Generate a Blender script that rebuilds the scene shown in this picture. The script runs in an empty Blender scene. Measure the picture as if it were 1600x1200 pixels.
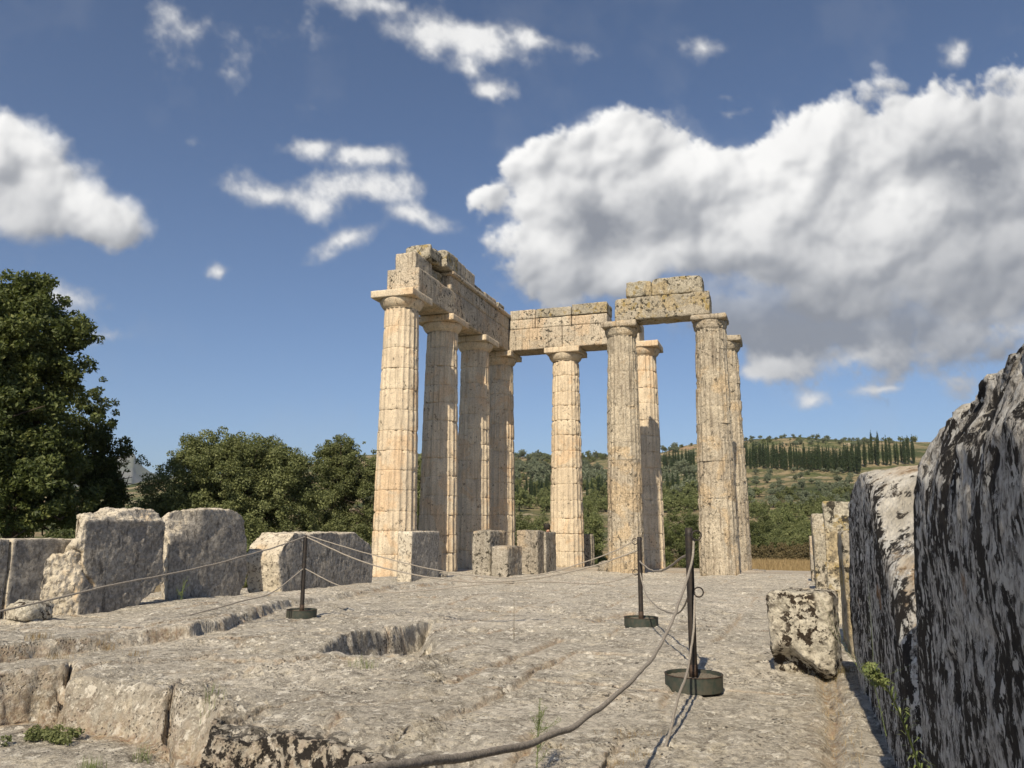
import bpy, bmesh, math, random
import numpy as np
from mathutils import Matrix, Vector

# ------------------------------------------------------------ camera, sky, sun, exposure
sc = bpy.context.scene
COL = sc.collection
FPX, PITCH, ROLL, YAW = 1263.05, 0.181612, 0.005282, 0.333215
CAM = np.array([-37.31103, -13.54270, 1.55593])
cd = bpy.data.cameras.new('camera'); cam = bpy.data.objects.new('camera', cd); COL.objects.link(cam)
cd.sensor_width = 36; cd.lens = FPX/1600*36; cd.clip_start = .05; cd.clip_end = 30000
_c, _s = math.cos(YAW), math.sin(YAW)
FW = np.array([_c*math.cos(PITCH), _s*math.cos(PITCH), math.sin(PITCH)])
_rt = np.array([_s, -_c, 0.]); _up = np.cross(_rt, FW)
RT = _rt*math.cos(ROLL)+_up*math.sin(ROLL); UP = -_rt*math.sin(ROLL)+_up*math.cos(ROLL)
M = Matrix(((RT[0], UP[0], -FW[0], CAM[0]), (RT[1], UP[1], -FW[1], CAM[1]), (RT[2], UP[2], -FW[2], CAM[2]), (0, 0, 0, 1)))
cam.matrix_world = M
sc.camera = cam

SUN_EL, SUN_HEAD = math.radians(39.5), math.radians(2.6)      # shadows run 2.6 degrees north of east
w = bpy.data.worlds.new('World'); sc.world = w; w.use_nodes = True
nt = w.node_tree; nt.nodes.clear()
o_ = nt.nodes.new('ShaderNodeOutputWorld'); b_ = nt.nodes.new('ShaderNodeBackground'); k_ = nt.nodes.new('ShaderNodeTexSky')
k_.sky_type = 'NISHITA'; k_.sun_disc = False; k_.sun_elevation = SUN_EL
k_.sun_rotation = math.radians(90) - (SUN_HEAD + math.pi)
k_.altitude = 300; k_.air_density = .75; k_.dust_density = .5; k_.ozone_density = 3.5
b_.inputs[1].default_value = .084
nt.links.new(k_.outputs[0], b_.inputs[0]); nt.links.new(b_.outputs[0], o_.inputs[0])
sd = bpy.data.lights.new('sun', 'SUN'); sun = bpy.data.objects.new('sun', sd); COL.objects.link(sun)
sd.energy = 4.6; sd.angle = math.radians(.5); sd.color = (1., .865, .66)
_d = Vector((math.cos(SUN_EL)*math.cos(SUN_HEAD), math.cos(SUN_EL)*math.sin(SUN_HEAD), -math.sin(SUN_EL)))
sun.rotation_euler = _d.to_track_quat('-Z', 'Y').to_euler()
sc.view_settings.view_transform = 'Standard'; sc.view_settings.look = 'None'
sc.view_settings.exposure = 0.42; sc.view_settings.gamma = 1
sc.cycles.max_bounces = 5; sc.cycles.diffuse_bounces = 3; sc.cycles.transparent_max_bounces = 6
sc.cycles.use_denoising = True

# ------------------------------------------------------------ points of the survey: picture angle -> place in the world
def ray(x, y):
    d = FW*FPX+(x-800)*RT+(600-y)*UP
    return d/np.linalg.norm(d)
def on(axis, val, x, y):
    d = ray(x, y); return CAM+(val-CAM[axis])/d[axis]*d
def zfl(x): return 0.05+0.016*np.clip(-9-np.asarray(x, float), 0, 30)
def GF(x, y, dz=0):
    z = .2
    for i in range(40):
        q = on(2, z+dz, x, y); z = .5*z+.5*float(zfl(q[0]))
    return q
# ------------------------------------------------------------ noise
def _h(ix,iy,iz,s):
    n=(ix.astype(np.int64)*374761393+iy.astype(np.int64)*668265263+iz.astype(np.int64)*2147483647+s*1274126177)&0xffffffff
    n=((n^(n>>13))*1274126177)&0xffffffff
    n=((n^(n>>16))*2246822519)&0xffffffff
    return ((n^(n>>15))&0xffff)/32767.5-1.0
def vnoise(P,s=0):
    """smooth lattice noise in -1..1"""
    P=np.asarray(P,float); F=np.floor(P); I=F.astype(np.int64); t=P-F; t=t*t*t*(t*(t*6-15)+10)
    x,y,z=I[...,0],I[...,1],I[...,2]; a,b,c=t[...,0],t[...,1],t[...,2]
    r=0
    for dx in (0,1):
        wx=a if dx else 1-a
        for dy in (0,1):
            wy=b if dy else 1-b
            for dz in (0,1):
                wz=c if dz else 1-c
                r=r+wx*wy*wz*_h(x+dx,y+dy,z+dz,s)
    return r
def fbm(P,octv=5,gain=.5,lac=2.03,s=0):
    P=np.asarray(P,float); r=0;a=1;t=0
    for k in range(octv):
        r=r+a*vnoise(P+k*17.31,s+k*7); t+=a; a*=gain; P=P*lac
    return r/t
def billow(P,octv=5,gain=.5,lac=2.1,s=0):
    P=np.asarray(P,float); r=0;a=1;t=0
    for k in range(octv):
        r=r+a*(1-2.2*np.abs(vnoise(P+k*17.31,s+k*7))); t+=a; a*=gain; P=P*lac
    return r/t
def sstep(a,b,x):
    t=np.clip((x-a)/(b-a),0,1); return t*t*(3-2*t)

# ------------------------------------------------------------ mesh and tagging helpers
def tag(o, label=None, cat=None, group=None, kind=None):
    for k, v in (('label', label), ('category', cat), ('group', group), ('kind', kind)):
        if v: o[k] = v
    return o
def empty(name, loc):
    o = bpy.data.objects.new(name, None); o.empty_display_size = .2; o.location = loc; COL.objects.link(o)
    return o
def make_mesh(name, V, F, mat, smooth=True, attrs=None):
    """V (n,3); F (m,3|4) array or list of such arrays"""
    Fs = F if isinstance(F, list) else [F]
    Fs = [np.asarray(f, np.int32) for f in Fs if len(f)]
    me = bpy.data.meshes.new(name)
    V = np.asarray(V, np.float32)
    me.vertices.add(len(V)); me.vertices.foreach_set('co', V.ravel())
    L = np.concatenate([f.ravel() for f in Fs]); cnt = np.concatenate([np.full(len(f), f.shape[1], np.int32) for f in Fs])
    st = np.concatenate([[0], np.cumsum(cnt)[:-1]]).astype(np.int32)
    me.loops.add(len(L)); me.loops.foreach_set('vertex_index', L)
    me.polygons.add(len(cnt)); me.polygons.foreach_set('loop_start', st)
    try: me.polygons.foreach_set('loop_total', cnt)
    except Exception: pass
    me.update(calc_edges=True)
    me.polygons.foreach_set('use_smooth', np.full(len(cnt), smooth))
    if attrs:
        for k, a in attrs.items():
            at = me.attributes.new(k, 'FLOAT', 'POINT'); at.data.foreach_set('value', np.asarray(a, np.float32))
    if mat: me.materials.append(mat)
    me.validate(); me.update()
    return me
def obj(name, me, parent=None):
    """mesh given in world space; stored relative to its base point"""
    o = bpy.data.objects.new(name, me); COL.objects.link(o)
    n = len(me.vertices); co = np.empty(n*3, np.float32); me.vertices.foreach_get('co', co); co = co.reshape(-1, 3)
    if parent is not None:
        base = np.array(parent.location) if parent.parent is None else np.array(parent.location)+np.array(parent.parent.location)
        o.parent = parent
        org = np.array([(co[:, 0].min()+co[:, 0].max())/2, (co[:, 1].min()+co[:, 1].max())/2, co[:, 2].min()])
        co -= org; o.location = org-base
    else:
        org = np.array([(co[:, 0].min()+co[:, 0].max())/2, (co[:, 1].min()+co[:, 1].max())/2, co[:, 2].min()])
        co -= org; o.location = org
    me.vertices.foreach_set('co', co.ravel()); me.update()
    return o
def grid_faces(nr, nc, wrap=False):
    i = np.arange(nr-1)[:, None]*nc; j = np.arange(nc if wrap else nc-1)[None]
    j2 = (j+1) % nc
    return np.stack([i+j, i+j2, i+nc+j2, i+nc+j], -1).reshape(-1, 4)
def tube(path, rad, n=8, cap=True):
    P = np.asarray(path, float); R = np.full(len(P), rad) if np.isscalar(rad) else np.asarray(rad, float)
    T = np.gradient(P, axis=0); T /= np.linalg.norm(T, axis=1, keepdims=True)+1e-9
    ref = np.array([0, 0, 1.]) if abs(T[:, 2]).mean() < .8 else np.array([1., 0, 0])
    A = np.cross(T, ref); A /= np.linalg.norm(A, axis=1, keepdims=True)+1e-9; B = np.cross(T, A)
    a = np.linspace(0, 2*np.pi, n, endpoint=False)
    V = P[:, None]+R[:, None, None]*(np.cos(a)[None, :, None]*A[:, None]+np.sin(a)[None, :, None]*B[:, None])
    F = grid_faces(len(P), n, True)
    V = V.reshape(-1, 3)
    T3 = np.zeros((0, 3), int)
    if cap:
        k = len(V); V = np.vstack([V, P[0], P[-1]]); j = np.arange(n); j2 = (j+1) % n; e = (len(P)-1)*n
        T3 = np.vstack([np.stack([np.full(n, k), j2, j], -1), np.stack([np.full(n, k+1), e+j, e+j2], -1)])
    return V, F, T3
class Acc:
    def __init__(s): s.V = []; s.Q = []; s.T = []; s.n = 0
    def add(s, V, Q=None, T=None):
        if Q is not None and len(Q): s.Q.append(np.asarray(Q)+s.n)
        if T is not None and len(T): s.T.append(np.asarray(T)+s.n)
        s.V.append(V); s.n += len(V)
    def tube(s, *a, **k): s.add(*tube(*a, **k))
    def mesh(s, name, mat, smooth=True):
        F = []
        if s.Q: F.append(np.vstack(s.Q))
        if s.T: F.append(np.vstack(s.T))
        return make_mesh(name, np.vstack(s.V), F, mat, smooth)
def normals(V, F):
    N = np.zeros_like(V)
    for k in range(1, F.shape[1]-1):
        n = np.cross(V[F[:, k]]-V[F[:, 0]], V[F[:, k+1]]-V[F[:, 0]])
        for c in (0, k, k+1): np.add.at(N, F[:, c], n)
    return N/(np.linalg.norm(N, axis=1, keepdims=True)+1e-12)

# ------------------------------------------------------------ materials
def newmat(name):
    m = bpy.data.materials.new(name); m.use_nodes = True; t = m.node_tree; t.nodes.clear()
    o = t.nodes.new('ShaderNodeOutputMaterial'); return m, t, o
class NB:
    def __init__(s, t): s.t = t; s.pos = t.nodes.new('ShaderNodeNewGeometry').outputs['Position']
    def lk(s, a, b): s.t.links.new(a, b)
    def setin(s, sock, v):
        if isinstance(v, bpy.types.NodeSocket): s.lk(v, sock)
        elif v is not None:
            if isinstance(v, (tuple, list)) and len(v) == 3 and sock.type == 'RGBA': v = (*v, 1)
            sock.default_value = v
    def scale(s, v, sc3, off=(0, 0, 0)):
        n = s.t.nodes.new('ShaderNodeMapping'); s.lk(v, n.inputs[0]); n.inputs['Scale'].default_value = sc3; n.inputs['Location'].default_value = off
        return n.outputs[0]
    def noise(s, scale, detail=6, rough=.55, vec=None, dist=0):
        n = s.t.nodes.new('ShaderNodeTexNoise'); s.lk(vec or s.pos, n.inputs['Vector'])
        n.inputs['Scale'].default_value = scale; n.inputs['Detail'].default_value = detail; n.inputs['Roughness'].default_value = rough; n.inputs['Distortion'].default_value = dist
        return n.outputs['Fac']
    def vor(s, scale, vec=None, feat='F1', rnd=1):
        n = s.t.nodes.new('ShaderNodeTexVoronoi'); s.lk(vec or s.pos, n.inputs['Vector']); n.feature = feat
        n.inputs['Scale'].default_value = scale; n.inputs['Randomness'].default_value = rnd
        return n.outputs['Distance']
    def ramp(s, v, a, b, smooth=True):
        n = s.t.nodes.new('ShaderNodeMapRange'); n.interpolation_type = 'SMOOTHSTEP' if smooth else 'LINEAR'
        s.lk(v, n.inputs[0]); n.inputs[1].default_value = a; n.inputs[2].default_value = b; return n.outputs[0]
    def math(s, op, a, b=None):
        n = s.t.nodes.new('ShaderNodeMath'); n.operation = op; s.setin(n.inputs[0], a); s.setin(n.inputs[1], b); return n.outputs[0]
    def mix(s, f, a, b, mode='MIX'):
        n = s.t.nodes.new('ShaderNodeMix'); n.data_type = 'RGBA'; n.blend_type = mode
        s.setin(n.inputs[0], f); s.setin(n.inputs[6], a); s.setin(n.inputs[7], b); return n.outputs[2]
    def bump(s, h, dist, strength=1, prev=None):
        n = s.t.nodes.new('ShaderNodeBump'); s.lk(h, n.inputs['Height']); n.inputs['Distance'].default_value = dist; n.inputs['Strength'].default_value = strength
        if prev is not None: s.lk(prev, n.inputs['Normal'])
        return n.outputs[0]
    def bsdf(s, out, col, rough=.85, normal=None, spec=.25, metal=0):
        b = s.t.nodes.new('ShaderNodeBsdfPrincipled'); s.setin(b.inputs['Base Color'], col); s.setin(b.inputs['Roughness'], rough)
        b.inputs['Specular IOR Level'].default_value = spec; b.inputs['Metallic'].default_value = metal
        if normal is not None: s.lk(normal, b.inputs['Normal'])
        s.lk(b.outputs[0], out.inputs[0]); return b

def stone(name, ca, cb, warm, lichen=.3, dark=(.05, .045, .035), pits=.5, streak=.2, white=.2, gold=0., bump=1., off=(0, 0, 0), fine=1., tint=(.30, .24, .18), spk=.6):
    m, t, o = newmat(name); n = NB(t)
    if off != (0, 0, 0): n.pos = n.scale(n.pos, (1, 1, 1), off)
    oi = t.nodes.new('ShaderNodeObjectInfo'); rnd = oi.outputs['Random']
    c = n.mix(n.ramp(n.noise(1.1, 6, .65, dist=.4), .40, .60), ca, cb)
    c = n.mix(n.math('MULTIPLY', rnd, .7), c, n.mix(.5, c, tint))
    c = n.mix(n.math('MULTIPLY', n.ramp(n.noise(.75, 7, .62, dist=.8), .50, .60), .8), c, warm)
    g = n.noise(22*fine, 8, .7)
    c = n.mix(n.ramp(g, .36, .58), n.mix(spk, c, (.09, .075, .06)), c)
    c = n.mix(n.math('MULTIPLY', n.ramp(n.noise(9*fine, 7, .7), .56, .72), white), c, (.72, .68, .58))
    if streak:
        sv = n.scale(n.pos, (9, 9, .4)); c = n.mix(n.math('MULTIPLY', n.ramp(n.noise(1., 8, .68, sv), .50, .66), streak), c, n.mix(.75, c, (.12, .095, .07)))
    if gold:
        c = n.mix(n.math('MULTIPLY', n.ramp(n.noise(2.6, 7, .6), .55, .62), gold), c, (.30, .22, .07))
    if lichen:
        msk = n.ramp(n.noise(1.3 if lichen < 1.2 else 3.5, 4, .5), .36, .62 if lichen < 1.2 else .5)
        ln = n.ramp(n.noise((7 if lichen < 1.2 else 13)*fine, 9, .66), .60-.10*lichen if lichen < 1.2 else .50, .645-.10*lichen if lichen < 1.2 else .535)
        c = n.mix(n.math('MULTIPLY', n.math('MULTIPLY', ln, msk), min(1, .5+lichen)), c, dark)
    pv = n.vor(26*fine, n.pos)
    pit = n.ramp(pv, .16, .34); pm = n.ramp(n.noise(3.1, 5, .6), .44, .62)
    pf = n.math('MULTIPLY', n.math('SUBTRACT', 1., pit), n.math('MULTIPLY', pm, pits))
    c = n.mix(pf, c, n.mix(.8, c, (.03, .026, .02)))
    h = n.math('ADD', n.math('MULTIPLY', n.noise(6, 10, .68), 1.), n.math('MULTIPLY', n.noise(38, 6, .7), .28))
    h = n.math('SUBTRACT', h, n.math('MULTIPLY', pf, .5))
    n.bsdf(o, c, .9, n.bump(h, .05*bump, 1.), .2)
    return m
M_new   = stone('restored_limestone', (.70, .605, .46), (.57, .49, .375), (.66, .49, .32), .22, pits=.12, streak=.5, white=.3, bump=.7, tint=(.66, .52, .36), spk=.32)
M_old   = stone('weathered_column_stone', (.60, .53, .41), (.47, .415, .325), (.58, .45, .29), .4, pits=.4, streak=1., white=.8, bump=1.3, off=(7, 3, 1), tint=(.40, .33, .25))
M_arch  = stone('architrave_stone', (.69, .61, .48), (.50, .45, .365), (.62, .48, .33), .5, pits=.25, streak=.9, white=.4, bump=.9, off=(2, 9, 4))
M_lich  = stone('lichened_block_stone', (.53, .49, .395), (.41, .385, .305), (.44, .35, .2), .75, pits=.7, streak=.2, white=.7, gold=.75, bump=1.1, off=(5, 1, 8))
M_block = stone('grey_block_stone', (.47, .435, .37), (.37, .345, .29), (.50, .40, .28), .7, pits=.8, streak=.45, white=.55, bump=1.2, off=(1, 6, 2))
M_slab  = stone('stylobate_stone', (.50, .455, .385), (.43, .395, .335), (.50, .41, .30), .1, pits=.4, streak=0, white=.3, bump=.6)
M_lump  = stone('black_spotted_stone', (.60, .57, .48), (.54, .50, .42), (.58, .49, .34), 1.5, dark=(.040, .030, .022), pits=.5, streak=0, white=.6, bump=1.1, off=(3, 3, 3))

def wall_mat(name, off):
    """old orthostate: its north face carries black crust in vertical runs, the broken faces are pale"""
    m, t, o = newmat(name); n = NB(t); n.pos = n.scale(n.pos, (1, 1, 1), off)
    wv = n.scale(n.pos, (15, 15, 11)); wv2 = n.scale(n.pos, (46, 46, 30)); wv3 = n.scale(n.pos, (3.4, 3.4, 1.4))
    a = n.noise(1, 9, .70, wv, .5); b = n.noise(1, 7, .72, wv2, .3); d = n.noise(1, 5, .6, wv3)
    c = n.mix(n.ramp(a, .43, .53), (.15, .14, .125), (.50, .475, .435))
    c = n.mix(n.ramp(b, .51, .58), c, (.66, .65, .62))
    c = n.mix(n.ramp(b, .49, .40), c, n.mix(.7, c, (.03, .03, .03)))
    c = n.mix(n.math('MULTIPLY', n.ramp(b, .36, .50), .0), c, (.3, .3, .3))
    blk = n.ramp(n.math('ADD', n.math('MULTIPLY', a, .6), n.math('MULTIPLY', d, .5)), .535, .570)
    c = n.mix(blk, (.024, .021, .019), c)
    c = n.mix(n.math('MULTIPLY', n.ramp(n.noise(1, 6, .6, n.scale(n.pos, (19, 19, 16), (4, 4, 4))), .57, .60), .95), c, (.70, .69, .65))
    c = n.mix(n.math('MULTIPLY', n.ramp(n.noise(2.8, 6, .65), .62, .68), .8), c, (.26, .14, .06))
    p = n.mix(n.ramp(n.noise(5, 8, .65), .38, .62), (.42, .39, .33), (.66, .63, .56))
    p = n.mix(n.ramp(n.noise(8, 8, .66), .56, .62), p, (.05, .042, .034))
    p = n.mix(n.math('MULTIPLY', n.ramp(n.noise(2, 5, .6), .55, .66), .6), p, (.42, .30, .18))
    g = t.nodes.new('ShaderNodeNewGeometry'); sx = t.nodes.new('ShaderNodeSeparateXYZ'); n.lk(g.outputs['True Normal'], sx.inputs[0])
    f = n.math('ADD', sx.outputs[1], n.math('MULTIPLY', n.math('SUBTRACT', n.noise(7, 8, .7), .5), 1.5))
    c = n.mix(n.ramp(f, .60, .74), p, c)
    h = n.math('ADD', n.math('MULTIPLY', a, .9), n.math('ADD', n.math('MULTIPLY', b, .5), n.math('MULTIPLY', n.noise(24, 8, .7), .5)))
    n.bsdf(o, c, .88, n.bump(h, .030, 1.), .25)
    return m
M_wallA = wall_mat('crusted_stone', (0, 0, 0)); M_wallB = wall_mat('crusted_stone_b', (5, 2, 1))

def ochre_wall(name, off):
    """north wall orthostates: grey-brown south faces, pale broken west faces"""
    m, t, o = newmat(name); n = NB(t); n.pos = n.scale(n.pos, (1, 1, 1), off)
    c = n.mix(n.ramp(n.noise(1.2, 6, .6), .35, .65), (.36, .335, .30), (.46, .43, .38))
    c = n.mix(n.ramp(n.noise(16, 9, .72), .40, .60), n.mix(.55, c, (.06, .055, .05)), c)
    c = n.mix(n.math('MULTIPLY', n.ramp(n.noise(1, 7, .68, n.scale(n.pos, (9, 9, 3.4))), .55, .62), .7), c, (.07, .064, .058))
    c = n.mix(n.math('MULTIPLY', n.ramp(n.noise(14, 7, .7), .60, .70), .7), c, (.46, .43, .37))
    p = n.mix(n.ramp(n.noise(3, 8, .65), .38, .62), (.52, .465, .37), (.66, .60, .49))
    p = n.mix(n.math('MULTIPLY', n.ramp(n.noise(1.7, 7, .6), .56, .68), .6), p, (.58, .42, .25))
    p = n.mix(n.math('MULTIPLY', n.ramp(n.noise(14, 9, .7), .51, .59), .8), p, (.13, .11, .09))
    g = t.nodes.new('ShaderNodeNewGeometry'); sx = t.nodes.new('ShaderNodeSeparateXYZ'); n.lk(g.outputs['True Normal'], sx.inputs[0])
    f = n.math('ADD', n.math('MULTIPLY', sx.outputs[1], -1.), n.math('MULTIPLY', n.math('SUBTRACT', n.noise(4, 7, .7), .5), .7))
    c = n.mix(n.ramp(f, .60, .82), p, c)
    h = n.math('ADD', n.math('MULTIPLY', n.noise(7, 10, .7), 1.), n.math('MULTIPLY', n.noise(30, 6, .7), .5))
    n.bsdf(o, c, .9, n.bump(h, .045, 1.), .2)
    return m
M_nwall = ochre_wall('grey_brown_stone', (0, 0, 0))

def floor_mat():
    m, t, o = newmat('worn_floor_limestone'); n = NB(t)
    sl = t.nodes.new('ShaderNodeAttribute'); sl.attribute_name = 'slab'
    c = n.mix(n.ramp(n.noise(.7, 6, .6), .38, .60), (.67, .62, .53), (.51, .475, .405))
    c = n.mix(n.math('MULTIPLY', sl.outputs['Fac'], .5), c, (.45, .415, .355))
    c = n.mix(n.math('MULTIPLY', n.ramp(n.noise(1.9, 7, .68, dist=.7), .53, .60), .55), c, (.34, .31, .26))
    c = n.mix(n.math('MULTIPLY', n.ramp(n.noise(2.6, 7, .66, n.scale(n.pos, (1, 1, 1), (9, 4, 0))), .56, .62), .8), c, (.68, .62, .50))
    c = n.mix(n.math('MULTIPLY', n.ramp(n.noise(.9, 7, .62, dist=.5), .56, .68), .4), c, (.56, .46, .33))
    c = n.mix(n.ramp(n.noise(19, 10, .74), .40, .55), n.mix(.50, c, (.12, .105, .085)), c)
    c = n.mix(n.math('MULTIPLY', n.ramp(n.noise(4.2, 9, .72), .53, .60), .55), c, (.17, .155, .13))
    c = n.mix(n.math('MULTIPLY', n.ramp(n.noise(12, 7, .62), .57, .60), .9), c, (.80, .76, .67))
    c = n.mix(n.math('MULTIPLY', n.ramp(n.noise(42, 5, .65), .56, .62), .75), c, (.70, .66, .57))
    blk = n.math('MULTIPLY', n.ramp(n.noise(11, 8, .66), .585, .63), n.ramp(n.noise(.8, 4, .5), .50, .62))
    c = n.mix(n.math('MULTIPLY', blk, .85), c, (.055, .05, .045))
    a = t.nodes.new('ShaderNodeAttribute'); a.attribute_name = 'soil'
    c = n.mix(n.math('MULTIPLY', a.outputs['Fac'], n.ramp(n.noise(9, 6, .7), .35, .6)), c, n.mix(n.ramp(n.noise(30, 5, .6), .4, .6), (.34, .22, .14), (.50, .40, .27)))
    a2 = t.nodes.new('ShaderNodeAttribute'); a2.attribute_name = 'crust'
    cv = n.math('MULTIPLY', a2.outputs['Fac'], n.ramp(n.noise(16, 8, .66), .47, .53))
    c = n.mix(cv, c, (.035, .031, .028))
    pv = n.vor(34, n.pos); pf = n.math('MULTIPLY', n.math('SUBTRACT', 1., n.ramp(pv, .14, .36)), n.ramp(n.noise(2.3, 5, .6), .46, .6))
    c = n.mix(n.math('MULTIPLY', pf, .7), c, (.07, .06, .05))
    h = n.math('ADD', n.math('MULTIPLY', n.noise(9, 11, .72), 1.), n.math('MULTIPLY', n.noise(60, 6, .7), .4))
    h = n.math('SUBTRACT', h, n.math('MULTIPLY', pf, .4))
    n.bsdf(o, c, .92, n.bump(h, .06, 1.), .15)
    return m
M_floor = floor_mat()

def leafmat(name, c1, c2, c3, trans=.33):
    m, t, o = newmat(name); n = NB(t)
    a = t.nodes.new('ShaderNodeAttribute'); a.attribute_name = 'tone'
    r = t.nodes.new('ShaderNodeValToRGB'); n.lk(a.outputs['Fac'], r.inputs[0])
    e = r.color_ramp.elements; e[0].color = (*c1, 1); e[0].position = .0; e[1].color = (*c3, 1); e[1].position = 1.
    k = e.new(.5); k.color = (*c2, 1)
    oi = t.nodes.new('ShaderNodeObjectInfo')
    hs = t.nodes.new('ShaderNodeHueSaturation'); n.lk(r.outputs[0], hs.inputs['Color'])
    n.lk(n.ramp(oi.outputs['Random'], 0, 1, False), hs.inputs['Value'])
    mr = hs.inputs['Value'].links[0].from_node; mr.inputs[3].default_value = .8; mr.inputs[4].default_value = 1.2
    b = t.nodes.new('ShaderNodeBsdfPrincipled'); n.lk(hs.outputs[0], b.inputs['Base Color']); b.inputs['Roughness'].default_value = .55; b.inputs['Specular IOR Level'].default_value = .3
    tr = t.nodes.new('ShaderNodeBsdfTranslucent'); n.lk(n.mix(.5, hs.outputs[0], (.16, .2, .03)), tr.inputs[0])
    ms = t.nodes.new('ShaderNodeMixShader'); ms.inputs[0].default_value = trans
    n.lk(b.outputs[0], ms.inputs[1]); n.lk(tr.outputs[0], ms.inputs[2]); n.lk(ms.outputs[0], o.inputs[0])
    return m
M_leaf1 = leafmat('broad_leaves', (.036, .052, .018), (.10, .125, .040), (.23, .24, .08))
M_leaf2 = leafmat('bush_leaves', (.09, .11, .046), (.19, .215, .09), (.31, .33, .15))
M_leaf3 = leafmat('bright_shrub_leaves', (.070, .09, .034), (.145, .172, .066), (.22, .24, .10))
M_olive = leafmat('olive_leaves', (.10, .125, .075), (.165, .19, .125), (.24, .265, .18), .15)
M_cyp   = leafmat('cypress_leaves', (.018, .034, .014), (.035, .055, .022), (.055, .08, .03), .1)
M_scrub = leafmat('dry_scrub_leaves', (.11, .085, .04), (.17, .135, .07), (.14, .14, .06), .2)
M_straw = leafmat('straw', (.24, .16, .075), (.36, .26, .13), (.46, .35, .18), .2)
M_weed  = leafmat('weed_leaves', (.09, .13, .04), (.16, .21, .07), (.26, .30, .12), .25)
def simple(name, c, rough=.8, c2=None, sc_=20, bump=.0, spec=.3, metal=0, dist=.005):
    m, t, o = newmat(name); n = NB(t)
    col = n.mix(n.ramp(n.noise(sc_, 7, .65), .38, .64), c, c2) if c2 else c
    n.bsdf(o, col, rough, n.bump(n.noise(sc_*2.5, 6, .7), dist, bump) if bump else None, spec, metal)
    return m
M_bark = simple('bark', (.09, .07, .05), .9, (.05, .04, .03), 12, .8, dist=.02)
M_pole = simple('dark_bronze_paint', (.016, .014, .013), .6, (.035, .026, .020), 26, .3, .4)
M_drum = simple('dark_green_paint', (.030, .042, .034), .6, (.060, .058, .045), 18, .3, .4)
M_rim  = simple('rusty_steel_edge', (.035, .022, .016), .7, (.07, .045, .03), 40, .3, .4)
M_conc = simple('gravelly_concrete', (.26, .23, .18), .95, (.14, .12, .09), 70, 1., dist=.012)
M_rope = simple('grey_rope', (.36, .325, .28), .9, (.20, .18, .155), 160, 1., dist=.003)
M_skin = simple('skin', (.45, .27, .2), .6); M_hair = simple('black_hair', (.012, .010, .010), .6, (.03, .025, .02), 60, .6)
M_shirt = simple('dark_red_shirt', (.10, .03, .03), .8, (.07, .02, .02), 30); M_trous = simple('blue_trousers', (.04, .05, .08), .8, (.03, .04, .06), 30)
# ------------------------------------------------------------ stone blocks
def box_geo(c, h, step, r=(.012, .05), amp=.006, chips=.0, rot=0., seed=0, maxn=70, nscale=1.0):
    """weathered block: centre c, half sizes h; edge wear radius wanders between r[0] and r[1]"""
    c = np.array(c, float); h = np.array(h, float)
    Vs, Fs, n0 = [], [], 0
    for ax in range(3):
        u, v = [k for k in range(3) if k != ax]
        nu = int(np.clip(2*h[u]/step, 4, maxn)); nv = int(np.clip(2*h[v]/step, 4, maxn))
        gu = np.sin(np.linspace(-1, 1, nu)*np.pi/2)*.35+np.linspace(-1, 1, nu)*.65
        gv = np.sin(np.linspace(-1, 1, nv)*np.pi/2)*.35+np.linspace(-1, 1, nv)*.65
        for sg in (-1, 1):
            P = np.zeros((nu, nv, 3)); P[..., u] = gu[:, None]*h[u]; P[..., v] = gv[None]*h[v]; P[..., ax] = sg*h[ax]
            F = grid_faces(nu, nv)
            flip = (sg > 0) == (ax != 1)
            if not flip: F = F[:, ::-1]
            F = F[:, ::-1] if True else F
            Vs.append(P.reshape(-1, 3)); Fs.append(F+n0); n0 += nu*nv
    P = np.vstack(Vs)
    W = P+c
    rr = r[0]+(r[1]-r[0])*sstep(-.35, .75, fbm(W*2.3/nscale, 4, .6, s=seed))
    if chips: rr = rr+chips*sstep(.18, .5, fbm(W*1.5/nscale+5, 4, .55, s=seed+9))
    rr = np.minimum(rr, h.min()*.85)[:, None]
    q = np.clip(P, -(h-rr), h-rr); d = P-q; L = np.linalg.norm(d, axis=1, keepdims=True)
    nrm = d/np.maximum(L, 1e-6)
    P = q+nrm*rr
    disp = fbm(W*5/nscale, 5, .6, s=seed+3)*amp*1.6+fbm(W*17, 4, .6, s=seed+5)*amp*.7+fbm(W*1.1, 2, s=seed+1)*amp*1.5
    P = P+nrm*disp[:, None]
    if rot:
        a = math.radians(rot); R = np.array([[math.cos(a), -math.sin(a), 0], [math.sin(a), math.cos(a), 0], [0, 0, 1]]); P = P@R.T
    return P+c, np.vstack(Fs)
def weld(me, d=.0015):
    bm = bmesh.new(); bm.from_mesh(me); bmesh.ops.remove_doubles(bm, verts=bm.verts, dist=d)
    bmesh.ops.recalc_face_normals(bm, faces=bm.faces)
    for f in bm.faces: f.smooth = True
    bm.to_mesh(me); bm.free(); return me
def block(name, x0, x1, y0, y1, z0, z1, mat, label=None, cat='stone block', group=None, parent=None, step=.06, **k):
    V, F = box_geo(((x0+x1)/2, (y0+y1)/2, (z0+z1)/2), ((x1-x0)/2, (y1-y0)/2, (z1-z0)/2), step, **k)
    o = obj(name, weld(make_mesh(name, V, F, mat)), parent)
    if parent is None: tag(o, label, cat, group)
    return o

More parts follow.
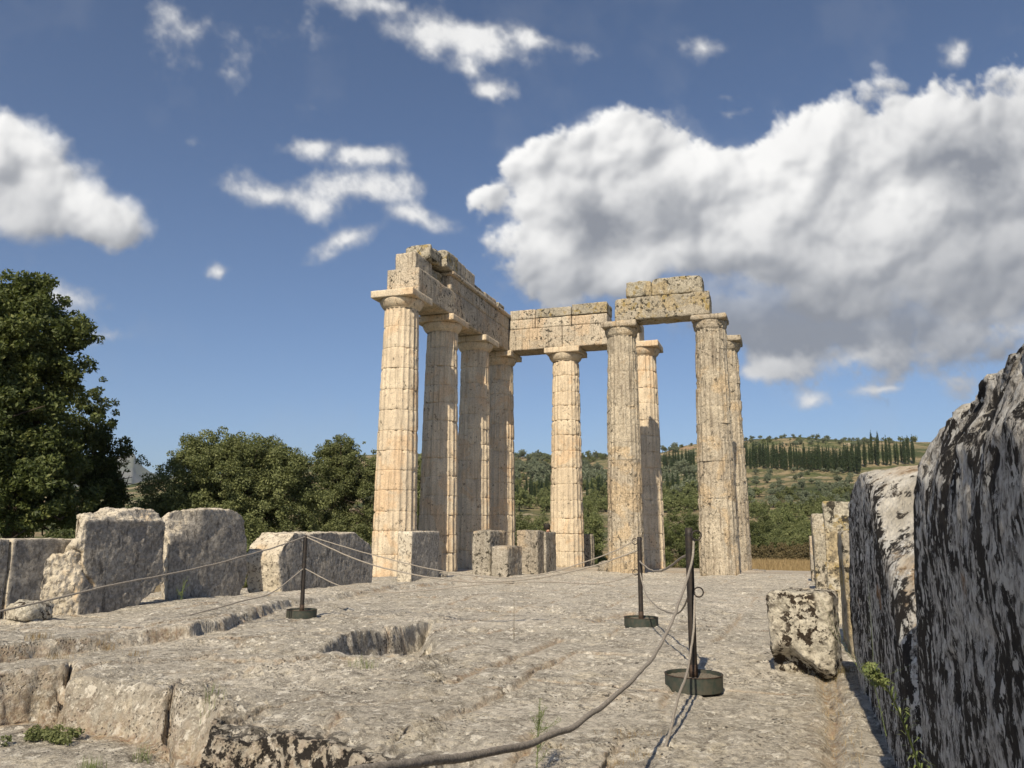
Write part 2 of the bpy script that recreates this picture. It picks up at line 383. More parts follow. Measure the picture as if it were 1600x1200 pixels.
# ------------------------------------------------------------ Doric columns
NF = 20
def shaft_piece(cx, cy, z0, z1, r0, r1, seed, wear, mat, rows, flute=1., gap=.012, arot=0., dx=0, dy=0, jointchip=1., nper=8):
    na = NF*nper; th = np.linspace(0, 2*np.pi, na, endpoint=False); ph = (th*NF/(2*np.pi)) % 1*2-1
    e = np.array([0, .006, .018]); zz = np.concatenate([z0+e, np.linspace(z0+.045, z1-.045, rows), z1-e[::-1]])
    t = (zz-z0)/(z1-z0); R = r0+(r1-r0)*t
    T, Z = np.meshgrid(th+arot, zz); PH = np.tile(ph, (len(zz), 1)); RR = np.tile(R[:, None], (1, na))
    C = np.stack([cx+RR*np.cos(T), cy+RR*np.sin(T), Z], -1)
    dep = .062*RR*flute
    arris = np.abs(PH)                                   # 1 on the arris
    prof = dep*(1-PH**2)
    nz = fbm(C*3.1, 5, .6, s=seed); nf = fbm(C*12, 4, .6, s=seed+4)
    chip = sstep(.05, .5, fbm(C*np.array([4.5, 4.5, 2.2])+seed, 5, .6, s=seed+8)-.22+wear*.42)
    # worn arrises fall back to the bottom of the flute
    r = RR-prof-chip*arris**2*dep*1.05
    big = sstep(.22, .6, fbm(C*1.9+seed*3.3, 4, .5, s=seed+15)+wear*.22-.05)
    r = r-big*.024*(1+nf)*(.4+wear)
    r = r+nz*.005*(1+2.4*wear)+nf*.004*(1+2.2*wear)
    # joints
    dz = np.minimum(Z-z0, z1-Z)
    jn = sstep(.0, .55, fbm(np.stack([np.cos(T)*3.1, np.sin(T)*3.1, Z*0+seed*1.7+(Z > (z0+z1)/2)*9], -1), 4, .6, s=seed+21)+.05)
    r = r-gap*1.5*np.exp(-dz/.007)-jn*jointchip*.055*np.exp(-(dz/(.035+.05*jn))**2)
    V = np.stack([cx+dx+r*np.cos(T), cy+dy+r*np.sin(T), Z], -1).reshape(-1, 3)
    F = grid_faces(len(zz), na, True)
    k = len(V); V = np.vstack([V, [cx, cy, z0], [cx, cy, z1]]); j = np.arange(na); j2 = (j+1) % na; b = (len(zz)-1)*na
    T3 = np.vstack([np.stack([np.full(na, k), j2, j], -1), np.stack([np.full(na, k+1), b+j, b+j2], -1)])
    return V, F, T3
def column(cx, cy, z0, ztop, rb, rt, nd, wear, mat, capmat, label, group, seed, aw=.865, ah=.27, eh=.34, abw=(.012, .04), abchip=0., gap=.012, flute=1., jc=1.):
    root = tag(empty('doric_column', (cx, cy, z0)), label, 'column', group)
    rg = np.random.RandomState(seed); H = ztop-ah-eh-z0
    hs = np.ones(nd)+rg.uniform(-.12, .12, nd); hs *= H/hs.sum(); z = z0
    for i in range(nd):
        t0, t1 = (z-z0)/H, (z+hs[i]-z0)/H
        f = lambda t: rb+(rt-rb)*t+.012*math.sin(math.pi*t)
        dm = rg.normal(0, .005, 2)
        V, F, T3 = shaft_piece(cx, cy, z, z+hs[i], f(t0), f(t1), seed*31+i, min(1, max(0, wear+rg.uniform(-.18, .22))), mat, 12, flute, gap, rg.normal(0, .004), dm[0], dm[1], jc)
        obj('drum', make_mesh('drum', V, [F, T3], mat), root); z += hs[i]
    # echinus: necking rings then a firm convex spread
    na = 120; t = np.linspace(0, 1, 16)
    pr = np.concatenate([[rt*.97, rt*1.0], rt+.02+(aw*.955-rt-.02)*(1-(1-t)**1.55), [aw*.93]])
    pz = np.concatenate([[-.02, .012], .03+(eh-.05)*(t**1.18), [eh]])+z
    th = np.linspace(0, 2*np.pi, na, endpoint=False); T, Z = np.meshgrid(th, pz); R = np.tile(pr[:, None], (1, na))
    C = np.stack([cx+R*np.cos(T), cy+R*np.sin(T), Z], -1)
    R = R+fbm(C*4, 4, .6, s=seed+50)*(.006+.03*wear)-abchip*.8*sstep(.1, .5, fbm(C*1.8, 4, .6, s=seed+52))
    V = np.stack([cx+R*np.cos(T), cy+R*np.sin(T), Z], -1).reshape(-1, 3); F = grid_faces(len(pz), na, True)
    ech = obj('capital', make_mesh('capital', V, F, capmat), root)
    V, F = box_geo((cx, cy, ztop-ah/2), (aw, aw, ah/2-.001), .04, r=abw, amp=.004+.010*wear, chips=abchip, seed=seed+60)
    me = weld(make_mesh('abacus', V, F, capmat)); ab = obj('abacus', me, root)
    # abacus belongs to the capital
    ab.location = Vector(ab.location)-Vector(ech.location); ab.parent = ech
    return root
Ic, II = 3.4, 3.75
NG, EG, PG = 'columns of the north colonnade', 'columns of the east front', 'pronaos columns'
column(-Ic-2*II, 0, 0, 10.33, .815, .645, 13, .10, M_new, M_new, 'pale sunlit fluted column at the near end of the long colonnade, leftmost of all', NG, 1)
column(-Ic-II, 0, 0, 10.33, .815, .645, 13, .16, M_new, M_new, 'shaded fluted column directly behind the leftmost sunlit column', NG, 2)
column(-Ic, 0, 0, 10.33, .815, .645, 13, .12, M_new, M_new, 'shaded column third along the long colonnade, between the second and the corner column', NG, 3)
column(0, 0, 0, 10.33, .815, .645, 13, .28, M_new, M_new, 'shaded corner column where the two runs of architrave meet', NG, 4)
column(0, -Ic, 0, 10.33, .815, .645, 13, .42, M_new, M_new, 'cream sunlit column standing alone under the middle of the far architrave', EG, 5, jc=1.4)
column(0, -Ic-II, 0, 10.33, .815, .645, 13, .30, M_new, M_new, 'column half in shadow behind the tall grey column that carries the lintel', EG, 6)
column(0, -Ic-2*II, 0, 10.33, .80, .62, 13, .75, M_old, M_old, 'slender looking weathered column at the far right with a bare capital', EG, 7, abw=(.04, .14), abchip=.12, gap=.003, aw=.80, jc=.35)
column(-6.3, -7.42, .05, 9.74, .70, .585, 13, .62, M_old, M_old, 'tall weathered column under the left end of the lone lintel block', PG, 8, aw=.70, ah=.24, eh=.30, abw=(.05, .16), abchip=.16, gap=.0015, flute=1., jc=.12)
column(-6.3, -10.86, .05, 9.74, .73, .59, 13, .72, M_old, M_old, 'thickest weathered column, under the right end of the lone lintel block', PG, 9, aw=.68, ah=.22, eh=.30, abw=(.06, .2), abchip=.22, gap=.0015, flute=.95, jc=.12)

# ------------------------------------------------------------ architrave and frieze courses, every block a thing
AG, FG, CG = 'architrave blocks', 'frieze backing blocks', 'cornice blocks'
AZ0, AZ1 = 10.335, 11.38
g = .006
block('architrave_block', -10.92, -7.15-g, -.68, .66, AZ0, AZ1, M_arch, 'broken-ended architrave block over the leftmost column', 'architrave', AG, step=.07, r=(.02, .07), chips=.07, amp=.010, seed=101)
block('architrave_block', -7.15+g, -3.4-g, -.67, .67, AZ0, AZ1-.01, M_arch, 'shaded architrave block bridging the second and third column', 'architrave', AG, step=.09, seed=102)
block('architrave_block', -3.4+g, .66, -.67, .67, AZ0, AZ1, M_arch, 'shaded architrave block ending at the corner column', 'architrave', AG, step=.09, seed=103)
block('architrave_block', -.67, .67, -Ic+g, -.70, AZ0, AZ1+.01, M_arch, 'sunlit architrave block between the corner column and the column on its own', 'architrave', AG, step=.07, seed=104, r=(.015, .05))
block('architrave_block', -.67, .67, -Ic-II+.0, -Ic-g, AZ0, AZ1, M_arch, 'grey stained architrave block reaching over the column half in shadow', 'architrave', AG, step=.07, seed=105, r=(.015, .05), chips=.03)
# inner frieze courses of the long side
block('frieze_block', -10.55, -9.05, -.35, .55, AZ1+.003, 12.15, M_arch, 'sunlit upright block at the near end on top of the broken architrave', 'frieze block', FG, step=.06, r=(.02, .06), chips=.10, amp=.014, seed=111)
block('frieze_block', -9.03, -7.9, -.30, .6, AZ1+.003, 12.05, M_lich, 'crumbled dark frieze block set back behind the upright end block', 'frieze block', FG, step=.05, r=(.05, .13), chips=.16, amp=.05, seed=112)
for i, (a, b, l) in enumerate(((-7.85, -5.2, 'frieze block with a clean sunlit end above the second column'), (-5.18, -2.6, 'frieze block above the third column in the long side'), (-2.58, .5, 'frieze block above the corner column'))):
    block('frieze_block', a, b, -.67, .55, AZ1+.004, 12.0, M_arch, l, 'frieze block', FG, step=.09, seed=115+i, r=(.015, .05))
    block('cornice_block', a-.06, b-.07, -.78, .6, 12.005, 12.16, M_arch, ('thin moulded course above the clean-ended frieze block', 'thin moulded course above the middle frieze block', 'thin moulded course above the corner frieze block')[i], 'cornice', CG, step=.08, seed=118+i, r=(.02, .06))
block('cornice_block', -9.7, -8.55, -.55, .55, 12.16, 12.72, M_lich, 'topmost ragged block at the near end of the high stack', 'cornice', CG, step=.05, r=(.05, .14), chips=.16, amp=.03, seed=121)
block('cornice_block', -8.53, -7.35, -.74, .5, 12.17, 12.88, M_lich, 'overhanging lichened cornice block next to the topmost ragged block', 'cornice', CG, step=.05, r=(.03, .10), chips=.10, amp=.02, seed=122)
for i, (a, b, z, l) in enumerate(((-7.33, -6.35, 12.86, 'cornice block with small cuttings along its top, left of two'), (-6.33, -5.25, 12.80, 'cornice block that ends the high part of the top course'))):
    block('cornice_block', a, b, -.68, .5, 12.17, z, M_arch, l, 'cornice', CG, step=.06, r=(.02, .06), chips=.04, seed=124+i)
for i, (a, b, z, l) in enumerate(((-5.23, -3.9, 12.42, 'low lichened block just beyond the high part of the top course'), (-3.88, -2.35, 12.46, 'pale low block in the top course over the third column'), (-2.33, -.75, 12.30, 'last rounded block of the top course before the corner'))):
    block('cornice_block', a, b, -.64, .5, 12.165, z, (M_lich, M_arch, M_lich)[i], l, 'cornice', CG, step=.06, r=(.03, .10), chips=(.05, .05, .14)[i], seed=127+i)
block('cornice_block', -1.95, -1.1, -.60, .4, 12.31, 12.50, M_lich, 'thin worn slab lying on the last rounded block', 'cornice', CG, step=.05, r=(.03, .08), chips=.08, seed=131)
# the short side: two thin courses
ys = [(-2.02, -.72), (-3.86, -2.04), (-5.62, -3.88)]
for i, (a, b) in enumerate(ys):
    block('frieze_block', -.66, .5, a+g, b-g, 11.395, 11.88-.02*(i == 2), M_arch, ('lower pale block of the far stack, nearest the corner', 'lower block in the middle of the far stack', 'lower pale block at the free end of the far stack')[i], 'frieze block', FG, step=.06, seed=141+i, r=(.015, .06), chips=.03)
    block('frieze_block', -.66-.05*(i > 0), .5, a+g-.02, b-g-.02, 11.885, (12.36, 12.33, 12.42)[i], (M_arch, M_lich, M_lich)[i], ('upper pale block of the far stack, nearest the corner', 'upper lichened block in the middle of the far stack', 'upper dark grey block at the free end of the far stack')[i], 'frieze block', FG, step=.05, seed=145+i, r=(.02, .08), chips=(.02, .06, .08)[i], amp=.012)
# lone lintel over the pronaos columns
block('lintel_block', -6.86, -5.85, -10.92, -7.26, 9.745, 10.66, M_lich, 'long lichened lintel block spanning the two tall weathered columns', 'architrave', AG, step=.05, r=(.03, .09), chips=.08, amp=.016, seed=151)
block('frieze_block', -6.80, -5.95, -8.72, -7.72, 10.668, 11.32, M_lich, 'rounded left block of the pair on top of the lone lintel', 'frieze block', FG, step=.04, r=(.05, .16), chips=.16, amp=.025, seed=152)
block('frieze_block', -6.83, -5.9, -10.66, -8.735, 10.668, 11.34, M_lich, 'long right block of the pair on top of the lone lintel', 'frieze block', FG, step=.045, r=(.03, .10), chips=.08, amp=.018, seed=153)

# standing drum beyond the front and a small rock near it
d = tag(empty('column_drum', (2.1, -3.42, -.10)), 'short dark fluted drum standing behind the lone cream column', 'column drum')
V, F, T3 = shaft_piece(2.1, -3.42, -.10, 1.5, .79, .77, 900, .3, M_block, 16)
obj('drum_body', make_mesh('drum_body', V, [F, T3], M_block), d)

# platform: stylobate and steps
def slab(name, x0, x1, y0, y1, z0, z1, mat, step=.25, **k):
    V, F = box_geo(((x0+x1)/2, (y0+y1)/2, (z0+z1)/2), ((x1-x0)/2, (y1-y0)/2, (z1-z0)/2), step, maxn=160, **k)
    return tag(obj(name, weld(make_mesh(name, V, F, mat))), kind='structure')
slab('stylobate', -42, 1.05, -1.3, 1.05, -.42, .0, M_slab, r=(.01, .04))
slab('stylobate', -1.05, 1.06, -12.2, -1.32, -.42, -.003, M_slab, r=(.01, .04))
slab('temple_step', -42.5, 3.0, -19.8, 1.5, -.8, -.10, M_slab, r=(.01, .05))
slab('temple_step', -43, 3.6, -20.3, 2.0, -1.4, -.45, M_slab, r=(.01, .05))
# ------------------------------------------------------------ cella floor: one relief sheet
def pts(L): return np.array([GF(x, y)[:2] for x, y in L])
def sdf_poly(X, Y, P):
    P = np.asarray(P); d = np.full(X.shape, 1e9); ins = np.zeros(X.shape, bool); n = len(P)
    for i in range(n):
        a, b = P[i], P[(i+1) % n]; e = b-a; wx, wy = X-a[0], Y-a[1]
        t = np.clip((wx*e[0]+wy*e[1])/(e@e), 0, 1); d = np.minimum(d, (wx-e[0]*t)**2+(wy-e[1]*t)**2)
        c = ((a[1] > Y) != (b[1] > Y)); xi = a[0]+(Y-a[1])/(b[1]-a[1]+1e-12)*(b[0]-a[0]); ins ^= c & (X < xi)
    d = np.sqrt(d); return np.where(ins, -d, d)
def seg_d(X, Y, a, b):
    e = b-a; t = np.clip(((X-a[0])*e[0]+(Y-a[1])*e[1])/(e@e), 0, 1)
    return np.hypot(X-a[0]-e[0]*t, Y-a[1]-e[1]*t)
NED = pts([(497, 1024), (520, 1014), (560, 1001), (600, 991), (640, 981), (674, 972)])
HOLE = pts([(626, 1020), (650, 1004), (669, 998), (682, 1012), (664, 1038), (630, 1036)])
rim = [GF(x, y)[:2] for x, y in [(-260, 1062), (0, 1062), (60, 1055), (98, 1052), (112, 1066), (190, 1074), (262, 1080), (275, 1090), (345, 1112), (330, 1135), (304, 1160), (345, 1163), (420, 1160), (505, 1170), (560, 1186), (622, 1200)]]
TERR = np.array(rim+[[-34.1, -12.35], [-35.2, -12.75], [-40, -13.0], [-44, -12], [-44, -4.5]])
PIT = pts([(495, 1027), (520, 1016), (560, 1003), (598, 992), (602, 990), (640, 981), (674, 972), (667, 990), (672, 1004), (688, 1012), (664, 1038), (626, 1034), (606, 1048), (585, 1053), (566, 1044), (540, 1040), (520, 1048)])
STEP = np.array([[-44, -5.6]]+[list(GF(x, y)[:2]) for x, y in [(-300, 1075), (0, 1033), (60, 1026), (150, 1017), (250, 1005), (300, 1001), (316, 996), (350, 990), (400, 968), (450, 947), (520, 937), (600, 926), (660, 919), (715, 912.5)]]+[[-12, -3.95], [-8, -3.6], [-8, 3], [-44, 3]])
JOINTS = [(pts([(780, 1054), (872, 1006)]), .035, .05), (pts([(690, 1075), (790, 1050)]), .03, .03), (pts([(700, 947), (760, 929)]), .03, .05), (pts([(1010, 940), (1190, 944)]), .03, .02),
          (pts([(330, 1022), (285, 1030)]), .02, .03), (pts([(925, 976), (990, 962)]), .06, .05), (pts([(785, 1210), (832, 1165)]), .03, .05), (pts([(262, 1078), (268, 1110)]), .02, .08),
          (pts([(96, 1075), (106, 1044)]), .03, .22), (pts([(262, 1092), (270, 1062)]), .02, .12), (pts([(600, 1010), (606, 982)]), .018, .1), (pts([(505, 1170), (540, 1130)]), .02, .02), (pts([(1182, 905), (1262, 908)]), .04, .03), (pts([(690, 1000), (820, 985)]), .02, .02), (pts([(1020, 905), (1200, 918)]), .02, .02)]
slabtone = [None]
def floor_height(X, Y, coarse=False):
    P = np.stack([X, Y, X*0], -1)
    wx = fbm(P*1.5, 4, .38, s=201)*.08; wy = fbm(P*1.5+30, 4, .38, s=203)*.08
    Xw, Yw = X+wx, Y+wy
    z = zfl(X)
    big = fbm(P*.55, 3, s=211); mid = fbm(P*2.2, 5, .55, s=213); fine = fbm(P*9, 5, .62, s=215) if not coarse else mid*0; vf = fbm(P*34, 4, .6, s=217) if not coarse else mid*0
    z = z+big*.018+mid*.014+fine*.011+vf*.0045
    pocks = sstep(.16, .42, fbm(P*5.2, 5, .62, s=221))*sstep(-.05, .25, fbm(P*.9, 3, s=223)); z = z-pocks*.035
    fl = fbm(P*.75+21, 6, .58, s=251)
    for k_, th in enumerate((-.22, -.10, .0, .09, .2, .3)): z = z+.011*sstep(th-.006, th+.006, fl+.012*np.sin(k_*9))
    # slabs: each a little off level, joints between them
    cx = np.floor((Xw+50+.45*np.floor(Yw/1.15))/1.55); cy = np.floor(Yw/1.15)
    hh = _h(cx.astype(np.int64), cy.astype(np.int64), np.zeros(X.shape, np.int64), 5)
    fx = np.abs(((Xw+50+.45*np.floor(Yw/1.15))/1.55) % 1-.5); fy = np.abs((Yw/1.15) % 1-.5)
    dj = np.minimum((.5-fx)*1.55, (.5-fy)*1.15); open_ = sstep(-.35, .2, fbm(P*.8+11, 3, s=231))
    z = z+hh*.014*sstep(0, .02, dj)-np.exp(-(dj/.016)**2)*.035*open_
    soil = np.exp(-(dj/.035)**2)*open_*.7
    # north course lies higher
    s1 = sdf_poly(Xw, Yw, STEP); rise = np.interp(X, [-32, -28, -24, -20, -15, -10], [.15, .15, .11, .075, .05, .02])
    z = z+rise*sstep(.035, -.035, s1)*(1-sstep(-.7, -2.2, s1)); soil = np.maximum(soil, np.exp(-(np.maximum(s1, 0)/.06)**2)*(s1 > -.02)*sstep(-.2, .3, mid))
    ch = sstep(.05, .4, fbm(P*1.7+5, 3, s=235))*np.exp(-(s1/.14)**2)*(s1 < 0); z = z-ch*.05
    # open joint that became a pit
    crk0 = fbm(P*4.5+9, 4, .6, s=244)
    Xp, Yp = X+wx*.25, Y+wy*.25; ne = np.array(NED); sh = np.array([-3.0, -1.5]); s2 = sdf_poly(Xp, Yp, np.vstack([ne, ne[::-1]+sh]))
    dN = np.min([seg_d(Xp, Yp, ne[i], ne[i+1]) for i in range(len(ne)-1)], 0); e_ = ne[-1]-ne[0]; al = ((Xp-ne[0, 0])*e_[0]+(Yp-ne[0, 1])*e_[1])/(e_@e_)
    bump_ = np.exp(-(dN/.8)**2)*(s2 > 0)*sstep(-.1, .3, al)*sstep(1.5, .9, al)*(Yp > np.interp(Xp, ne[::-1, 0] if ne[0, 0] > ne[-1, 0] else ne[:, 0], ne[::-1, 1] if ne[0, 0] > ne[-1, 0] else ne[:, 1])); z = z+.05*bump_
    ramp_ = np.clip(1-dN/2.9, 0, 1)*sstep(-.02, .10, al)*(1-.45*sstep(.92, 1.0, al)); drop = (.32+.05*mid+.03*fine+.06*crk0*sstep(.6, .2, al))*ramp_
    shp = np.where(dN < .25, sstep(.025, -.055, s2), sstep(.0, -.25, s2)); z = z-drop*shp; s2b = sdf_poly(X+wx*.35, Y+wy*.35, HOLE); z = z-.34*sstep(.02, -.03, s2b)
    crkb = (dN < .4)*(s2 < 0); z = z+crkb*sstep(.45, .25, al)*.05*crk0
    # lower terrace in front on the left
    rg_ = fbm(P*3.7+3, 5, .6, s=241)
    s3 = sdf_poly(X+wx*.9, Y+wy*.9, TERR)+rg_*.03
    wd = np.where((X > -32.9) & (Y < -8.0), .13, .06); t = sstep(wd*.4, -wd, s3); low = .10+.02*mid+.012*fine+.004*vf
    z = z*(1-t)+low*t-t*(1-t)*.10*rg_
    crk = fbm(P*6.5+1, 4, .6, s=243); z = z+np.where((s3 < .3) & (s3 > -.25), crk*.028, 0)
    soil = np.maximum(soil*(1-t), np.exp(-((s3+wd)/.10)**2)*.9)
    crust = sstep(.42, .0, s3)*sstep(-.35, -.05, s3)*sstep(-32.9, -33.2, X)
    # joint next to the south wall
    ds = np.abs(Yw+13.70+.02*np.sin(X)); z = z-np.exp(-(ds/.05)**2)*.05*(X < -28); soil = np.maximum(soil, np.exp(-(ds/.05)**2)*(X < -28.8)*.7); soil = np.maximum(soil, .25*np.exp(-((Y+13.6)/.12)**2)*sstep(-30.4, -31.4, X))
    for (a, b), wj, dj_ in JOINTS:
        dd = seg_d(Xw, Yw, a, b); z = z-np.exp(-(dd/wj)**2)*dj_*(1+.8*mid); soil = np.maximum(soil, np.exp(-(dd/(wj*1.7))**2)*.8)
    # crumbled patches
    for (px, py), rr, dd in (((955, 972), .55, .05), ((735, 985), .45, .06), ((640, 1045), .5, .05), ((430, 1048), .6, .04), ((560, 955), .5, .03), ((1130, 920), .6, .02), ((300, 1100), .5, .03)):
        q = GF(px, py); b_ = np.exp(-((X-q[0])**2+(Y-q[1])**2)/rr**2); z = z+b_*dd*(crk*1.3-.2+.8*fine)
    slabtone[0] = (hh*.5+.5)*1.
    return z, soil, crust
# a base pad under each barrier post stays level
PST = [(-26.46, -6.47), (-26.2, -11.53), (-30.62, -12.72)]
NA, NR = 1150, 1300
az = YAW+np.radians(np.linspace(-62, 66, NA)); rr = .35*(46/.35)**(np.linspace(0, 1, 620)**.82)
AZg, Rg = np.meshgrid(az, rr); X = CAM[0]+Rg*np.cos(AZg); Y = CAM[1]+Rg*np.sin(AZg)
Zc = floor_height(X, Y, True)[0]
# rows of the sheet are spread by how much surface there is: steps and pits get more of them
dR = np.diff(Rg, axis=0); dZ = np.diff(Zc, axis=0)*sstep(3.2, 4.2, Rg[1:]); m_ = np.sqrt(dR**2+(dZ*4.)**2)/Rg[1:]+.0004
for _ in range(60): m_[:, 1:-1] = (m_[:, 1:-1]+m_[:, 2:]+m_[:, :-2])/3
cum = np.vstack([np.zeros(NA), np.cumsum(m_, 0)]); cum /= cum[-1]; u_ = np.linspace(0, 1, NR)
Rg = np.stack([np.interp(u_, cum[:, j], rr) for j in range(NA)], 1); AZg = np.tile(az, (NR, 1))
X = CAM[0]+Rg*np.cos(AZg); Y = CAM[1]+Rg*np.sin(AZg)
keep = (X < -5.3) & (Y > -16.5) & (Y < -1.35)
Z, soil, crust = floor_height(X, Y); slb = slabtone[0]
V = np.stack([X, Y, Z], -1).reshape(-1, 3); F = grid_faces(NR, NA)
kf = keep.ravel()[F].all(1); F = F[kf]
used = np.unique(F); mp = np.full(len(V), -1); mp[used] = np.arange(len(used)); V = V[used]; F = mp[F]
N = normals(V, F); N *= np.sign(N[:, 2:]+1e-9); steep = sstep(.85, .45, N[:, 2])
V = V+N*(steep*(fbm(V*4.5, 3, .5, s=261)*.035+billow(V*5, 3, .5, s=262)*.022-.005))[:, None]
tag(obj('stone_floor', make_mesh('stone_floor', V, F, M_floor, attrs={'slab': slb.ravel()[used], 'soil': soil.ravel()[used]*(1-.3*steep), 'crust': crust.ravel()[used]})), kind='structure')
def fz(x, y): return float(floor_height(np.array([[x]], float), np.array([[y]], float))[0][0, 0])
slab('pronaos_paving', -5.32, -1.07, -13.3, -1.33, -.4, -.015, M_slab, r=(.01, .03))
slab('pronaos_paving', -8.2, -4.2, -14.8, -12.0, -.4, .07, M_floor, r=(.01, .05), amp=.012)

# ------------------------------------------------------------ broken wall blocks
def prism_rock(name, outline, axis_val, thick, vox, mat, warp=None, amp=.02, seed=0, smooth=6, label=None, group=None, cat='stone block', fine=1., crack=None, facet=0.):
    """outline in (x, z) on the plane y=axis_val; thickness runs to +y (thick>0) or -y"""
    bm = bmesh.new(); a = [bm.verts.new((x, axis_val, z)) for x, z in outline]; b = [bm.verts.new((x, axis_val+thick, z)) for x, z in outline]
    bm.faces.new(a); bm.faces.new(b[::-1]); n = len(a)
    for i in range(n): bm.faces.new((a[i], b[i], b[(i+1) % n], a[(i+1) % n]))
    bmesh.ops.recalc_face_normals(bm, faces=bm.faces); bmesh.ops.triangulate(bm, faces=bm.faces)
    me = bpy.data.meshes.new('t'); bm.to_mesh(me); bm.free(); o = bpy.data.objects.new('t', me); COL.objects.link(o)
    md = o.modifiers.new('r', 'REMESH'); md.mode = 'VOXEL'; md.voxel_size = vox
    if smooth: ms = o.modifiers.new('s', 'SMOOTH'); ms.factor = .5; ms.iterations = smooth
    ev = o.evaluated_get(bpy.context.evaluated_depsgraph_get()); m2 = bpy.data.meshes.new_from_object(ev)
    bpy.data.objects.remove(o); bpy.data.meshes.remove(me)
    n = len(m2.vertices); V = np.empty(n*3, np.float32); m2.vertices.foreach_get('co', V); V = V.reshape(-1, 3).astype(float)
    F = np.empty(len(m2.loops), np.int32); m2.loops.foreach_get('vertex_index', F); F = F.reshape(-1, 4); bpy.data.meshes.remove(m2)
    if warp: V = warp(V)
    N = normals(V, F)
    d = fbm(V*1.6, 3, s=seed)*amp+fbm(V*5.5, 5, .6, s=seed+3)*amp*.9+fbm(V*19*fine, 5, .62, s=seed+5)*amp*.38
    edge = sstep(.1, .5, fbm(V*3.2+8, 4, .6, s=seed+7)); d -= edge*amp*1.1
    brk = sstep(.93, .80, np.abs(N[:, 1]))*facet; d += brk*(billow(V*2.6, 4, .5, s=seed+9)*.05+billow(V*8, 3, .5, s=seed+11)*.016)
    if crack is not None:
        cp = np.array(crack); dd = np.min([seg_d(V[:, 0], V[:, 2], cp[i], cp[i+1]) for i in range(len(cp)-1)], 0); d -= .06*np.exp(-((dd+fbm(V*9, 3)*.012)/.016)**2)
    V = V+N*d[:, None]
    return tag(obj(name, make_mesh(name, V, F, mat)), label, cat, group)
def pxo(L, y): return [(float(q[0]), float(q[2])) for q in (on(1, y, a, b) for a, b in L)]
NWG, SWG = 'blocks of the left wall', 'blocks of the right wall'
YN = -3.72
L1 = pxo([(212, 960), (152, 968), (92, 973), (66, 958), (47, 938), (53, 895), (74, 872), (104, 867), (112, 854), (127, 838), (132, 815), (142, 808), (187, 805), (203, 796), (252, 797), (256, 830), (255, 908), (222, 940)], YN)
def warpL1(V):
    xc = -27.95; t = np.clip(xc-V[:, 0], 0, 2); V = V.copy(); V[:, 0] += (V[:, 1]-YN)*.85*sstep(-27.5, -28.1, V[:, 0]); w_ = sstep(YN+.6, YN, V[:, 1]); V[:, 1] += t*.62*w_; V[:, 0] += t*.52*w_
    tz = np.clip(V[:, 2]-1.66, 0, 1); V[:, 1] += tz*.8*sstep(YN+.5, YN+.1, V[:, 1]); return V
prism_rock('wall_block', L1, YN, .62, .02, M_nwall, warpL1, .018, 301, 3, facet=1., label='large broken block with a jagged sunlit left edge, left of the rounded tall block', group=NWG, crack=pxo([(122, 856), (130, 864), (127, 880), (133, 898), (147, 914)], YN))
L2 = pxo([(262, 948), (262, 900), (266, 835), (271, 815), (292, 796), (360, 796), (378, 806), (387, 840), (388, 895), (374, 934), (330, 941), (275, 947)], YN+.38)
def warpL2(V):
    V = V.copy(); V[:, 0] += (V[:, 1]-YN-.38)*.88*sstep(-24.4, -25.2, V[:, 0]); t = np.clip(-25.05-V[:, 0], 0, 1)*sstep(1.35, 1.8, V[:, 2]); V[:, 1] += t*.55*sstep(YN+.85, YN+.45, V[:, 1]); return V
prism_rock('wall_block', L2, YN+.38, .62, .035, M_nwall, warpL2, .016, 311, 3, facet=.8, label='tall grey block with a rounded top and a chipped upper left corner', group=NWG)
L3 = pxo([(441, 930), (436, 880), (440, 852), (452, 834), (556, 832), (566, 842), (578, 851), (583, 867), (582, 914), (500, 922)], YN)
q0 = on(1, YN, 441, 900)[0]
def warpL3(V):
    V = V.copy(); t = np.clip((V[:, 1]-YN)/.78, 0, 1); V[:, 0] += -.05*t; tz = np.clip(V[:, 2]-1.1, 0, 1)*sstep(q0+.6, q0, V[:, 0]); V[:, 0] += tz*.55; return V
prism_rock('wall_block', L3, YN, .78, .035, M_nwall, warpL3, .018, 321, 3, facet=.6, label='long low block behind the left barrier post, its left end sunlit', group=NWG)
xs = on(1, YN, 643, 880)[0]; xe = on(1, YN, 686, 880)[0]
block('wall_block', xs, xe, YN, YN+.43, .05, 1.57, M_nwall, 'narrow block in front of the foot of the leftmost column', group=NWG, step=.035, r=(.02, .07), amp=.014, seed=331)
xa = on(1, YN, 0, 900)[0]; xb = on(1, YN, 88, 880)[0]
block('wall_block', xa-1.2, xa+.42, YN+.40, YN+1.0, .2, 1.43, M_nwall, 'flat topped block cut by the left edge of the picture', group=NWG, step=.035, r=(.01, .05), amp=.010, seed=335)
block('wall_block', xa+.455, xb+.9, YN+.38, YN+.98, .2, 1.43, M_nwall, 'flat topped dark block half hidden by the large broken block', group=NWG, step=.035, r=(.01, .05), amp=.012, seed=336)
